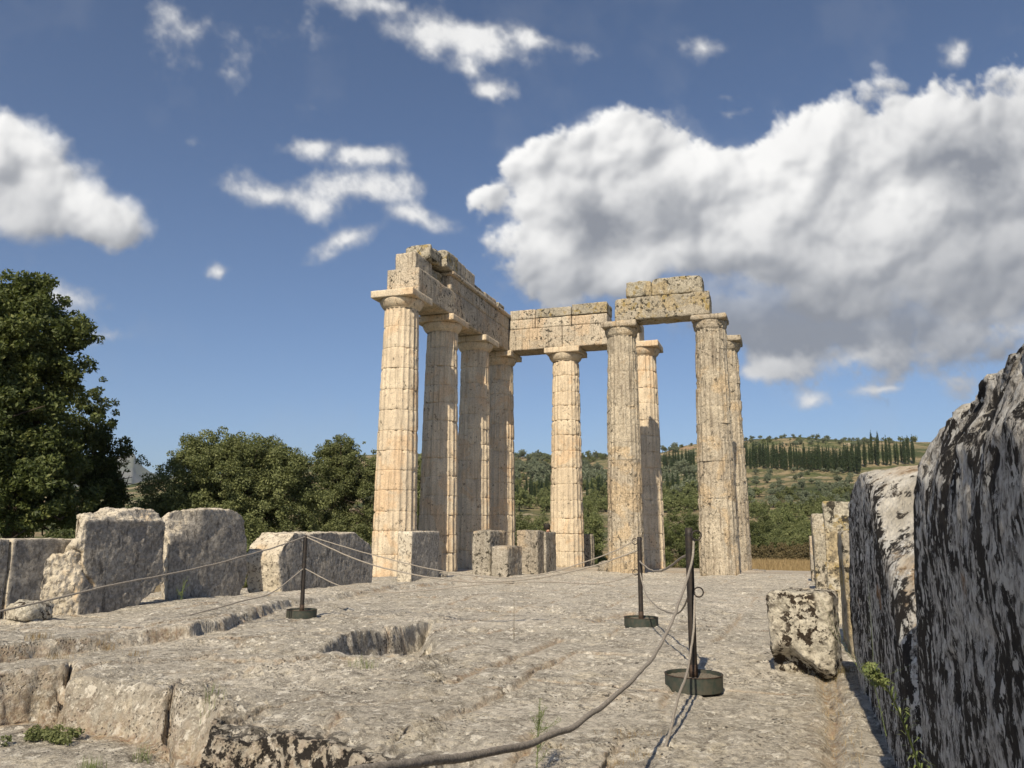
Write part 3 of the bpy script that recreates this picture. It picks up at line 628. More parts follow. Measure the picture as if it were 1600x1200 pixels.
# remains of the door-side wall end, in front of the shaded columns
def pb(px0, px1, pm, ytop, ybase, D, mat, label, seed, depth, group, zt=None, rot=0, **k):
    """block whose lit west face spans px0..pm and south face pm..px1, at plan distance from its near corner"""
    c = CAM[:2]; d = ray(pm, 834); d = d[:2]/np.hypot(*d[:2]); q = c+d*D
    yw = on(0, q[0], px0, 860)[1]; xe_ = on(1, q[1], px1, 860)[0]
    z1 = on(0, q[0], pm, ytop)[2]; z0 = .0
    return block('wall_block', q[0], max(xe_, q[0]+.5) if depth is None else q[0]+depth, q[1], yw, z0, z1, mat, label, group=group, seed=seed, **k)
pb(737, 806, 766, 829, 900, 28.3, M_block, 'upright block rounded on its left, before the shaded columns', 341, 1.7, NWG, step=.035, r=(.05, .16), amp=.02)
pb(768, 833, 794, 853, 900, 27.4, M_block, 'small low block lying in front of the two upright blocks', 342, 1.5, NWG, step=.03, r=(.05, .14), amp=.02)
pb(807, 847, 840, 829, 892, 30.2, M_block, 'pale upright block right of the pair, its broad face sunlit', 343, 1.1, NWG, step=.035, r=(.03, .10), amp=.015)
pb(848, 866, 853, 831, 890, 30.9, M_block, 'thin upright block touching the foot of the lone cream column', 344, 1.4, NWG, step=.035, r=(.03, .09), amp=.015)

YS = -13.95
B1 = pxo([(1452, 1250), (1434, 1100), (1428, 900), (1424, 760), (1426, 700), (1432, 668), (1440, 648), (1462, 624), (1490, 604), (1520, 578), (1560, 545), (1600, 519)], YS)
B1 = [(x, z+.12*float(sstep(-34.6, -35.4, np.array(x)))*(z > 1.6)) for x, z in B1]+[(-36.4, 2.17), (-36.75, 2.17), (-36.85, 1.5), (-36.8, .12), (B1[0][0]-.0, .12)]
B1[0] = (B1[0][0], max(B1[0][1], .25))
def warpB1(V):
    V = V.copy(); tz = np.clip(V[:, 2]-1.78, 0, 1); V[:, 1] -= (tz*.32+sstep(1.55, 2., V[:, 2]+.1*fbm(V*4, 3))*.05*(1+fbm(V*9, 4)*1.5))*sstep(YS-.6, YS-.1, V[:, 1]); return V
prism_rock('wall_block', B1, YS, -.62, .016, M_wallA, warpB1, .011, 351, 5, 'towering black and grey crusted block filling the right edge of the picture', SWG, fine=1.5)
B2 = pxo([(1348, 1180), (1345, 1080), (1332, 1000), (1326, 900), (1325, 800), (1327, 775), (1336, 748), (1349, 730), (1362, 717), (1380, 706)], YS)
B2 = B2+[(-32.6, 1.97), (-33.3, 1.95), (-33.95, 1.9), (-34.0, 1.), (-34.0, .12), (B2[0][0], .12)]
def warpB2(V):
    V = V.copy(); xc = np.interp(V[:, 2], [.3, 1.0, 1.3, 1.6, 1.85, 2.0], [-33.55, -33.4, -33.15, -32.6, -32.2, -31.7]); xc = xc+fbm(V*3, 4, s=9)*.10
    t = np.log1p(np.exp(np.clip((xc-V[:, 0])/.05, -20, 20)))*.05; V[:, 1] -= t*.8*sstep(YS-.8, YS-.25, V[:, 1]); return V
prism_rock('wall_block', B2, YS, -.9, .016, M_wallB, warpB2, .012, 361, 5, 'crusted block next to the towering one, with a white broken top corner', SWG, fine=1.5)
block('wall_block', -28.4, -27.2, -14.62, -13.99, .2, 1.58, M_lich, 'lower slab showing its narrow speckled end beside the crusted block', group=SWG, step=.025, r=(.01, .05), amp=.010, seed=371)
block('wall_block', -24.6, -23.5, -14.75, -13.97, .1, 2.02, M_lich, 'taller pale slab standing behind the lower speckled slab', group=SWG, step=.03, r=(.01, .04), amp=.010, seed=372, rot=-3)
block('wall_block', -16.8, -15.4, -14.65, -13.93, .1, 2.02, M_lich, 'distant speckled slab left of the taller pale slab', group=SWG, step=.03, r=(.03, .10), amp=.018, seed=373)
block('wall_block', -10.6, -9.6, -14.4, -13.93, .0, 1.50, M_block, 'thin farthest slab at the left end of the right wall', group=SWG, step=.04, r=(.01, .04), amp=.01, seed=374)
# lump with black lichen on the floor
def lump():
    V, F = box_geo((-29.45, -13.58, .705), (.40, .255, .355), .016, r=(.03, .10), amp=.02, chips=.05, seed=381, maxn=120, nscale=.7)
    under = sstep(.58, .40, V[:, 2]+.10*np.sin(V[:, 1]*9)+fbm(V*5, 3, s=4)*.06)
    V[:, 0] += under*.2*(V[:, 0] < -29.45)
    o = obj('fallen_block', weld(make_mesh('fallen_block', V, F, M_lump))); tag(o, 'squat pale block spotted with black lichen, lying on the floor by the right wall', 'stone block')
    o.rotation_euler = (0, 0, math.radians(-7))
lump()
def rock(x, y, r, mat, label, seed, name='loose_stone', h=.6, cat='stone', z=None):
    z = fz(x, y) if z is None else z
    V, F = box_geo((x, y, z+r*h*.8), (r, r*.8, r*h), r/9, r=(r*.3, r*.5), amp=r*.12, chips=r*.2, seed=seed, nscale=r*2.2)
    tag(obj(name, weld(make_mesh(name, V, F, mat), r*.01)), label, cat)
q = GF(48, 972); rock(q[0]+.1, q[1]+.15, .24, M_lump, 'small buff stone leaning at the foot of the large broken block', 401, h=.5)
rock(-3.3, -6.05, .42, M_block, 'low grey stone seen between the lone cream column and the tall one', 402, h=.55, z=-.02)
rock(-15.9, -6.1, .12, M_block, 'small flat stone on the floor before the upright blocks', 403, h=.4)
q = GF(700, 908); rock(q[0], q[1]+.3, .22, M_block, 'flat chip of stone below the shaded columns', 404, h=.3)
slab('plinth', -.95, 1.3, -11.9, -10.6, -.3, .012, M_slab, r=(.01, .04))

# ------------------------------------------------------------ barrier posts and ropes
def ring(c, r, t, axis=(0, 1, 0), n=28):
    a = np.linspace(0, 2*np.pi, n, endpoint=False); ax = np.array(axis, float); ax /= np.linalg.norm(ax)
    u = np.cross(ax, [0, 0, 1.]); u /= np.linalg.norm(u); v = np.cross(ax, u)
    P = np.array(c)+r*(np.cos(a)[:, None]*u+np.sin(a)[:, None]*v)
    b = np.linspace(0, 2*np.pi, 8, endpoint=False); rad = (P-np.array(c))/r
    V = P[:, None]+t*(np.cos(b)[None, :, None]*rad[:, None]+np.sin(b)[None, :, None]*ax)
    i = np.arange(n)[:, None]*8; j = np.arange(8)[None]; i2 = ((np.arange(n)+1) % n)[:, None]*8; j2 = (j+1) % 8
    F = np.stack([i+j, i2+j, i2+j2, i+j2], -1).reshape(-1, 4)
    return V.reshape(-1, 3), F
def lathe(prof, c, n=64):
    prof = np.array(prof); a = np.linspace(0, 2*np.pi, n, endpoint=False)
    V = np.stack([c[0]+prof[:, 0:1]*np.cos(a), c[1]+prof[:, 0:1]*np.sin(a), c[2]+np.tile(prof[:, 1:2], (1, n))], -1).reshape(-1, 3)
    return V, grid_faces(len(prof), n, True)
TOPS = []
def post(x, y, top, rd, label, ringdir, lean=(0, 0), hh=.11):
    z = float(np.mean([fz(x+a, y+b) for a in (-.15, 0, .15) for b in (-.15, 0, .15)]))+.008
    r = tag(empty('barrier_post', (x, y, z)), label, 'barrier post', 'rope barrier posts')
    V, F = lathe([(.0, .0), (rd-.004, 0), (rd, .004), (rd, hh), (rd-.006, hh+.002), (rd-.010, hh), (rd-.012, hh-.03)], (x, y, z))
    base = obj('base', make_mesh('base', V, F, M_drum, False), r)
    nr = 14; na = 60; rr_ = np.linspace(0, rd-.011, nr); a = np.linspace(0, 2*np.pi, na, endpoint=False)
    A_, R_ = np.meshgrid(a, rr_); P = np.stack([x+R_*np.cos(A_), y+R_*np.sin(A_), A_*0+z+hh-.022], -1); P[..., 2] += fbm(P*60, 3, s=3)*.006
    fill = obj('concrete_fill', make_mesh('concrete_fill', P.reshape(-1, 3), grid_faces(nr, na, True)[:, ::-1], M_conc), r)
    fill.location = Vector(fill.location)-Vector(base.location); fill.parent = base
    V, F = lathe([(rd-.003, hh-.004), (rd+.003, hh-.002), (rd+.003, hh+.004), (rd-.004, hh+.004)], (x, y, z)); e = obj('rim', make_mesh('rim', V, F, M_rim), r)
    e.location = Vector(e.location)-Vector(base.location); e.parent = base
    zt = np.linspace(z+hh-.03, top, 24); t = (zt-zt[0])/(zt[-1]-zt[0]); P = np.stack([x+lean[0]*t, y+lean[1]*t, zt], -1)
    pr = .030; rad = np.full(24, pr); rad[-1] = pr*.9
    V, F, T = tube(P, rad, 20); obj('pole', make_mesh('pole', V, [F, T], M_pole), r)
    V, F, T = tube(np.stack([P[0]-[0, 0, .0], P[0]+[0, 0, .10]]), .0335, 20); obj('collar', make_mesh('collar', V, [F, T], M_rim), r)
    tp = P[-1]; md = P[int(24*.55)]
    for c in (tp-[0, 0, .06], md):
        cc = c+np.array(ringdir)*(pr+.034); V, F = ring(cc, .036, .0055, (FW[0], FW[1], 0))
        obj('ring', make_mesh('ring', V, F, M_pole), r); TOPS.append(cc)
    return tp, md
T1, D1 = post(-26.87, -6.73, 1.50, .215, 'barrier post at the left, in front of the long low block', (.25, .96, 0))
T2, D2 = post(-26.78, -11.64, 1.51, .213, 'middle barrier post, before the foot of the tall weathered column', (.25, .96, 0))
T3_, D3 = post(-30.80, -12.755, 1.60, .215, 'nearest barrier post with two ring eyes, right of centre', (-.3, -.95, 0), (0, 0), .115)

def rope(ctrl, rad, label, seed, n=180, tw=1.):
    C = np.array(ctrl, float)
    # smooth curve through the control points
    P = np.vstack([2*C[0]-C[1], C, 2*C[-1]-C[-2]]); out = []
    m = max(6, n//(len(C)-1))
    for i in range(1, len(P)-2):
        t = np.linspace(0, 1, m, endpoint=False)[:, None]; a, b, c, d = P[i-1], P[i], P[i+1], P[i+2]
        out.append(.5*((2*b)+(-a+c)*t+(2*a-5*b+4*c-d)*t**2+(-a+3*b-3*c+d)*t**3))
    P = np.vstack(out+[C[-1:]]); P[:, 2] += fbm(P*2.3, 3, s=seed)*rad*1.3; P[:, 1] += fbm(P*2.3+9, 3, s=seed+1)*rad*1.3
    L = np.concatenate([[0], np.cumsum(np.linalg.norm(np.diff(P, axis=0), axis=1))])
    s = np.arange(0, L[-1], max(rad*.55, .008)); P = np.stack([np.interp(s, L, P[:, k]) for k in range(3)], -1)
    na = 12; V, F, T = tube(P, rad, na); k = len(P)*na
    ang = np.tile(np.arange(na)/na*2*np.pi, len(P)); ss = np.repeat(s, na); cen = np.repeat(P, na, 0)
    f = 1+.07*np.cos(3*(ang)+ss/rad*1.1)+.10*fbm(cen*9, 3, s=seed); V[:k] = cen+(V[:k]-cen)*f[:, None]
    return tag(obj('barrier_rope', make_mesh('barrier_rope', V, [F, T], M_rope)), label, 'rope', 'barrier ropes')
def seg_pts(a, b, pix, axis=None):
    """points on the upright plane through a and b, read off at picture angles"""
    a, b = np.array(a, float), np.array(b, float); d = (b-a)[:2]; nrm = np.array([-d[1], d[0]])
    out = []
    for p in pix:
        r_ = ray(*p); t = ((a[:2]-CAM[:2])@nrm)/(r_[:2]@nrm); out.append(CAM+r_*t)
    return out
RR = .0095
t1 = T1-np.array([0, 0, .02]); t2 = T2-np.array([0, 0, .04]); t3 = T3_-np.array([0, 0, .06])
far = np.array([-36.2, -6.6, 1.45])
rope([t1]+seg_pts(t1, far, [(430, 855), (387, 867), (300, 890), (150, 920), (0, 955), (-160, 985)])+[far-np.array([0, 0, .25])], RR, 'upper rope running from the left post out of the picture to the left', 501)
rope([D1]+seg_pts(D1, far, [(425, 926), (380, 939), (300, 960), (150, 990), (0, 1011), (-160, 1035)])+[far-np.array([0, 0, .8])], RR*.85, 'lower rope running from the left post out of the picture to the left', 503)
rope([t1]+seg_pts(t1, t2, [(520, 858), (580, 882), (650, 899), (740, 909), (840, 903), (915, 888), (965, 872)])+[t2-np.array([0, 0, .12])], RR, 'upper rope between the left and the middle post, the one that sags more', 505)
rope([t1+np.array([0, 0, .03])]+seg_pts(t1, t2, [(530, 852), (580, 866), (650, 884), (705, 895), (780, 903), (850, 897), (915, 878), (960, 861)])+[t2+np.array([0, 0, .02])], RR*.75, 'upper rope between the left and the middle post, the thinner one', 507)
rope([D1]+seg_pts(D1, t2, [(530, 915), (590, 926), (680, 921), (770, 912), (860, 909), (940, 911)])+[D2-np.array([0, 0, .0])], RR*.8, 'lower rope between the left and the middle post', 509)
rope([t2]+seg_pts(t2, t3, [(997, 868), (1003, 880), (1020, 892), (1040, 889), (1058, 877)])+[t3-np.array([0, 0, .14])], RR, 'upper rope between the middle and the nearest post', 511)
rope([D2]+seg_pts(D2, t3, [(1008, 925), (1025, 946), (1045, 957), (1062, 956)])+[D3], RR*.8, 'lower rope between the middle and the nearest post', 513)
ra = np.array([-30.80, -12.78, 0]); rb_ = np.array([-37.6, -12.92, 0])
c8 = seg_pts(ra, rb_, [(1081, 870), (1071, 915), (1055, 957), (1037, 1000), (1010, 1040), (965, 1083), (905, 1126), (840, 1157), (760, 1178), (690, 1190), (600, 1203), (520, 1222), (430, 1262), (330, 1320)])
rope([t3-np.array([0, .035, .02])]+c8, .0090, 'thick rope sweeping from the nearest post to the bottom of the picture', 515, 400)
pA = GF(1058, 1100, .16); pB = GF(1036, 1180, .02); pC = GF(1022, 1230, .012)
rope([D3-np.array([0, .03, 0]), on(1, -12.80, 1083, 990), on(1, -12.82, 1077, 1035), pA, pB, pC, pC+np.array([-.8, -.05, 0]), pC+np.array([-2, -.1, .1])], RR*.85, 'thin lower rope dropping from the nearest post to the floor', 517, 300)
# ------------------------------------------------------------ terrain
SKY_L = [(-3000, 770), (-1200, 765), (-260, 762), (200, 757), (300, 745), (480, 722), (560, 712), (590, 710), (640, 709), (800, 710), (860, 713), (915, 711), (945, 710), (1035, 703), (1060, 697), (1085, 693), (1130, 690), (1165, 687), (1240, 680), (1300, 683), (1430, 688), (1600, 700), (2300, 750), (3500, 790)]
_ra = np.array([ray(x, y) for x, y in SKY_L]); SK_AZ = np.arctan2(_ra[:, 1], _ra[:, 0]); SK_EL = np.arcsin(_ra[:, 2])
SK_AZ = np.unwrap(SK_AZ); _o = np.argsort(SK_AZ); SK_AZ, SK_EL = SK_AZ[_o], SK_EL[_o]
R0, R1 = 92., 640.
def terr(AZ, R):
    el = np.interp(AZ, SK_AZ, SK_EL); t = np.clip((R-R0)/(R1-R0), 0, None)
    base = np.arctan2(-2.9, R)
    tt = np.clip(t, 0, 1); S = (tt/(tt+.02))*tt**.62
    e = base+(el-base)*S; z = CAM[2]+R*np.tan(e)
    zr = CAM[2]+R1*np.tan(el); z = np.where(t > 1, zr-(R-R1)*.10, z)
    P = np.stack([R*np.cos(AZ)/60, R*np.sin(AZ)/60, R*0], -1)
    return z+fbm(P, 5, .55, s=601)*np.clip((R-60)/60, .12, 4.)*1.0
NA2, NR2 = 1100, 420
az = YAW+np.radians(np.concatenate([np.linspace(-180, -62, 60, endpoint=False), np.linspace(-62, 66, NA2-120, endpoint=False), np.linspace(66, 180, 60)]))
rr = 3.*(2200/3.)**np.linspace(0, 1, NR2)
A, R = np.meshgrid(az, rr); Z = terr(A, R); Z = np.where(R < 60, -1.34+.0*Z, Z); Z = np.where((R >= 40) & (R < 100), -1.34+(Z+1.34)*sstep(60, 100, R), Z)
XT, YT = CAM[0]+R*np.cos(A), CAM[1]+R*np.sin(A)
Z = Z+fbm(np.stack([XT, YT, XT*0], -1)*.5, 4, s=603)*.12*(R > 38)
V = np.stack([XT, YT, Z], -1).reshape(-1, 3); F = grid_faces(NR2, len(az))
def ground_mat():
    m, t, o = newmat('dry_hillside'); n = NB(t)
    c = n.mix(n.ramp(n.noise(.035, 6, .6), .40, .60), (.34, .27, .165), (.12, .135, .06))
    c = n.mix(n.ramp(n.noise(.014, 5, .55), .50, .62), c, (.070, .088, .040))
    c = n.mix(n.math('MULTIPLY', n.ramp(n.noise(.02, 6, .6, n.scale(n.pos, (1, 1, 4), (40, 9, 0))), .55, .62), .9), c, (.36, .25, .16))
    c = n.mix(n.math('MULTIPLY', n.ramp(n.noise(.05, 7, .65, n.scale(n.pos, (1, 1, 5), (7, 99, 0))), .60, .66), .8), c, (.47, .40, .30))
    c = n.mix(n.math('MULTIPLY', n.ramp(n.noise(.28, 7, .68), .50, .60), .85), c, (.05, .066, .027))
    c = n.mix(n.math('MULTIPLY', n.ramp(n.noise(1.7, 6, .7), .48, .62), .5), c, n.mix(.5, c, (.05, .05, .025)))
    n.bsdf(o, c, .95, n.bump(n.noise(1.1, 8, .7), 1.2, .7), .1)
    return m
tag(obj('ground', make_mesh('ground', V, F, ground_mat())), kind='structure')
def tpoint(px, el_y, jit=0):
    """place on the hillside seen at picture column px whose slope passes picture row el_y"""
    r_ = ray(px, el_y); a = math.atan2(r_[1], r_[0]); e = math.asin(r_[2])
    Rs = np.linspace(60, R1, 500); zz = terr(np.full(500, a), Rs); ee = np.arctan2(zz-CAM[2], Rs)
    i = int(np.argmax(ee >= e)) if (ee >= e).any() else 499
    return CAM[0]+Rs[i]*math.cos(a), CAM[1]+Rs[i]*math.sin(a), zz[i], Rs[i]
def gz(x, y):
    R_ = math.hypot(x-CAM[0], y-CAM[1]); a = math.atan2(y-CAM[1], x-CAM[0])
    if R_ < 60: return -1.34
    z = float(terr(np.array([a]), np.array([R_]))[0]); return -1.34+(z+1.34)*float(sstep(60, 100, np.array(R_))) if R_ < 100 else z

# far mountain with its table top
MT = [(-900, 790), (-300, 775), (60, 762), (120, 738), (165, 722), (192, 715), (209, 714), (213, 722), (222, 733), (236, 743), (262, 748), (330, 757), (420, 772), (520, 800)]
_m = np.array([ray(x, y) for x, y in MT]); MAZ = np.arctan2(_m[:, 1], _m[:, 0])[::-1]; MEL = np.arcsin(_m[:, 2])[::-1]
am = np.linspace(MAZ[0], MAZ[-1], 500); dm = 5200.
prof = np.linspace(0, 1, 60)
A, Pm = np.meshgrid(am, prof); E_ = np.interp(A, MAZ, MEL); Rm = dm+(Pm-1)*2300*(1-.0*Pm)
cl = np.where(Pm > .86, .80+.20*sstep(.86, .90, Pm), Pm*.93)
Z = CAM[2]-20+(dm*np.tan(E_)+20)*np.clip(cl, 0, 1)
Z += fbm(np.stack([Rm*np.cos(A)/420, Rm*np.sin(A)/420, A*0], -1), 5, .55, s=641)*45*np.sin(np.pi*np.clip(Pm, 0, 1))**.7*sstep(1., .8, Pm)
V = np.stack([CAM[0]+Rm*np.cos(A), CAM[1]+Rm*np.sin(A), Z], -1).reshape(-1, 3)
tag(obj('distant_mountain', make_mesh('distant_mountain', V, grid_faces(60, 500), simple('grey_mountain_rock', (.17, .17, .155), .95, (.10, .115, .085), .004))), kind='structure')

# ------------------------------------------------------------ foliage
def leaves(cl, n, size, seed, up=.35, asp=.5, shell=.55):
    """cl: (k,4) clump centres and radii -> diamond leaves"""
    rg = np.random.RandomState(seed); w_ = cl[:, 3]**2; i = rg.choice(len(cl), n, p=w_/w_.sum())
    d = rg.normal(size=(n, 3)); d /= np.linalg.norm(d, axis=1, keepdims=True)
    rad = cl[i, 3]*(shell+(1-shell)*rg.rand(n))**.6*rg.uniform(.35, 1.12, n)**.5
    C = cl[i, :3]+d*rad[:, None]*np.array([1, 1, .8])
    nrm = d*.6+rg.normal(size=(n, 3))*.75; nrm[:, 2] += up; nrm /= np.linalg.norm(nrm, axis=1, keepdims=True)
    t = np.cross(nrm, rg.normal(size=(n, 3))); t /= np.linalg.norm(t, axis=1, keepdims=True)+1e-9; b = np.cross(nrm, t)
    s = size*rg.uniform(.6, 1.35, n)[:, None]
    V = np.stack([C+t*s, C+b*s*asp+nrm*s*.12, C-t*s, C-b*s*asp+nrm*s*.12], 1).reshape(-1, 3)
    F = np.arange(4*n).reshape(-1, 4)
    tc = rg.rand(len(cl)); tone = np.clip(.22+.5*tc[i]*.7+rg.normal(0, .17, n), 0, 1)
    return V, F, np.repeat(tone, 4)
def crown_clumps(els, n, rc, seed, jag=.35):
    """els: list of (x,y,z,rx,ry,rz); clumps mostly near the surface, some pushed out of it"""
    rg = np.random.RandomState(seed); out = []; W = np.array([e[3]*e[5] for e in els]); W = W/W.sum()
    while len(out) < n:
        e = els[rg.choice(len(els), p=W)]; d = rg.normal(size=3); d /= np.linalg.norm(d)
        ph = vnoise(np.array([d*2.3+e[0]+seed]), seed)[0]
        r = (rg.rand()**.42)*(1+jag*ph)+(rg.rand() < .12)*rg.uniform(.05, .22)
        p = np.array(e[:3])+d*r*np.array(e[3:]); rad = rc*rg.uniform(.5, 1.25)*(1.0 if r < .9 else .6)
        if vnoise(p[None]*.55/rc, seed+5)[0] < -.62: continue
        out.append((*p, rad))
    return np.array(out)
def limbs(base, els, rt_, seed, n=9):
    rg = np.random.RandomState(seed+1); a = Acc(); base = np.array(base, float)
    top = np.array([np.mean([e[0] for e in els]), np.mean([e[1] for e in els]), max(e[2] for e in els)])
    t = np.linspace(0, 1, 12)[:, None]; tr = base+(top-base)*t+rg.normal(0, .12, (12, 3))*np.array([1, 1, 0])*t
    a.tube(tr, rt_*(1-.75*t[:, 0]), 10)
    for k in range(n):
        e = els[rg.randint(len(els))]; i = rg.randint(3, 9); s = tr[i]; d = rg.normal(size=3); d /= np.linalg.norm(d); g = np.array(e[:3])+d*np.array(e[3:])*.8
        u = np.linspace(0, 1, 9)[:, None]; mid = s+(g-s)*u+np.array([0, 0, 1.])*np.sin(u*np.pi)*.08*np.linalg.norm(g-s)+rg.normal(0, .06, (9, 3))*u
        a.tube(mid, rt_*.42*(1-.85*u[:, 0])+.008, 6)
        for q_ in range(3):
            j = rg.randint(3, 8); s2 = mid[j]; g2 = s2+rg.normal(size=3)*np.array([1, 1, .7])*np.mean(e[3:])*.35; m2 = s2+(g2-s2)*u
            a.tube(m2, rt_*.15*(1-.8*u[:, 0])+.005, 5)
    return a
def tree(name, label, cat, base, els, nclump, rc, nleaf, lsize, mat, seed, rt_=.18, group=None, jag=.35, up=.35, stems=None):
    r = tag(empty(name, base), label, cat, group)
    a = limbs(base, els, rt_, seed); obj('trunk', a.mesh('trunk', M_bark), r)
    cl = crown_clumps(els, nclump, rc, seed, jag); V, F, tn = leaves(cl, nleaf, lsize, seed, up)
    obj('crown', make_mesh('crown', V, F, mat, False, {'tone': tn}), r)
    return r
def at(px, D):
    d = ray(px, 834); d = d[:2]/np.hypot(*d[:2]); return CAM[:2]+d*D
def zat(py, D, px=800):
    r_ = ray(px, py); return CAM[2]+D*r_[2]/np.hypot(r_[0], r_[1])
def ell(px, py, rpx, rpy, D, depth=1., dD=0):
    """crown lobe seen at a picture place, at plan distance D"""
    x, y = at(px, D+dD); k = D/FPX*1.06
    return (x, y, zat(py, D+dD, px), rpx*k, rpx*k*depth, rpy*k)
D1_ = 31.
e1 = [ell(-30, 560, 85, 120, D1_), ell(20, 640, 66, 140, D1_), ell(12, 500, 48, 64, D1_), ell(70, 525, 38, 42, D1_), ell(5, 452, 38, 34, D1_), ell(25, 700, 64, 105, D1_), ell(-100, 650, 110, 185, D1_), ell(66, 592, 24, 34, D1_), ell(100, 515, 18, 20, D1_), ell(10, 770, 110, 70, D1_)]
x, y = at(10, D1_); tree('broadleaf_tree', 'tall dark leafy tree at the left edge of the picture', 'tree', (x, y, -1.35), e1, 900, .46, 140000, .075, M_leaf1, 11, .26)
D2_ = 36.
e2 = [ell(118, 680, 46, 66, D2_), ell(142, 722, 40, 58, D2_), ell(95, 750, 62, 70, D2_), ell(160, 770, 30, 55, D2_), ell(128, 636, 20, 28, D2_), ell(172, 715, 14, 22, D2_), ell(150, 810, 48, 40, D2_)]
x, y = at(135, D2_); tree('broadleaf_tree', 'smaller dark tree right beside the tall tree at the left', 'tree', (x, y, -1.35), e2, 330, .36, 46000, .06, M_leaf1, 12, .16)
D3_ = 36.
e3 = [ell(330, 760, 85, 78, D3_), ell(405, 765, 75, 72, D3_), ell(280, 790, 62, 60, D3_), ell(460, 785, 48, 65, D3_), ell(320, 705, 42, 32, D3_), ell(400, 712, 40, 30, D3_), ell(355, 830, 130, 50, D3_), ell(245, 820, 30, 40, D3_), ell(450, 730, 30, 30, D3_), ell(275, 735, 22, 18, D3_)]
x, y = at(370, D3_); tree('wide_bush', 'wide dense green bush tree filling the space left of the columns', 'bush', (x, y, -1.35), e3, 1300, .40, 190000, .052, M_leaf2, 13, .14, up=.5, jag=.22)
D4_ = 44.
e4 = [ell(530, 735, 40, 52, D4_), ell(565, 765, 34, 60, D4_), ell(515, 780, 36, 60, D4_), ell(530, 705, 24, 26, D4_), ell(580, 735, 18, 26, D4_), ell(548, 830, 70, 45, D4_), ell(500, 720, 16, 24, D4_)]
x, y = at(540, D4_); tree('slender_tree', 'green tree just left of the leftmost column', 'tree', (x, y, -1.35), e4, 480, .40, 75000, .055, M_leaf2, 14, .13)
e5 = [ell(640, 775, 40, 55, 52), ell(680, 790, 50, 55, 52), ell(620, 820, 50, 45, 52), ell(662, 735, 22, 30, 52)]
x, y = at(655, 52); tree('slender_tree', 'green tree glimpsed between the two nearest columns of the long row', 'tree', (x, y, -1.35), e5, 180, .5, 26000, .075, M_leaf2, 15, .13)
e6 = [ell(105, 850, 32, 16, 24), ell(80, 868, 30, 14, 24)]
x, y = at(95, 24); tree('shrub', 'yellow-green shrub peeking over the large broken block', 'shrub', (x, y, -1.3), e6, 60, .2, 7000, .04, M_leaf3, 16, .04)
e7 = [ell(394, 872, 16, 24, 25), ell(400, 900, 18, 16, 25)]
x, y = at(396, 25); tree('shrub', 'small yellowish shrub in the gap between the rounded tall block and the long low block', 'shrub', (x, y, -1.3), e7, 50, .16, 6000, .035, M_leaf3, 17, .03)

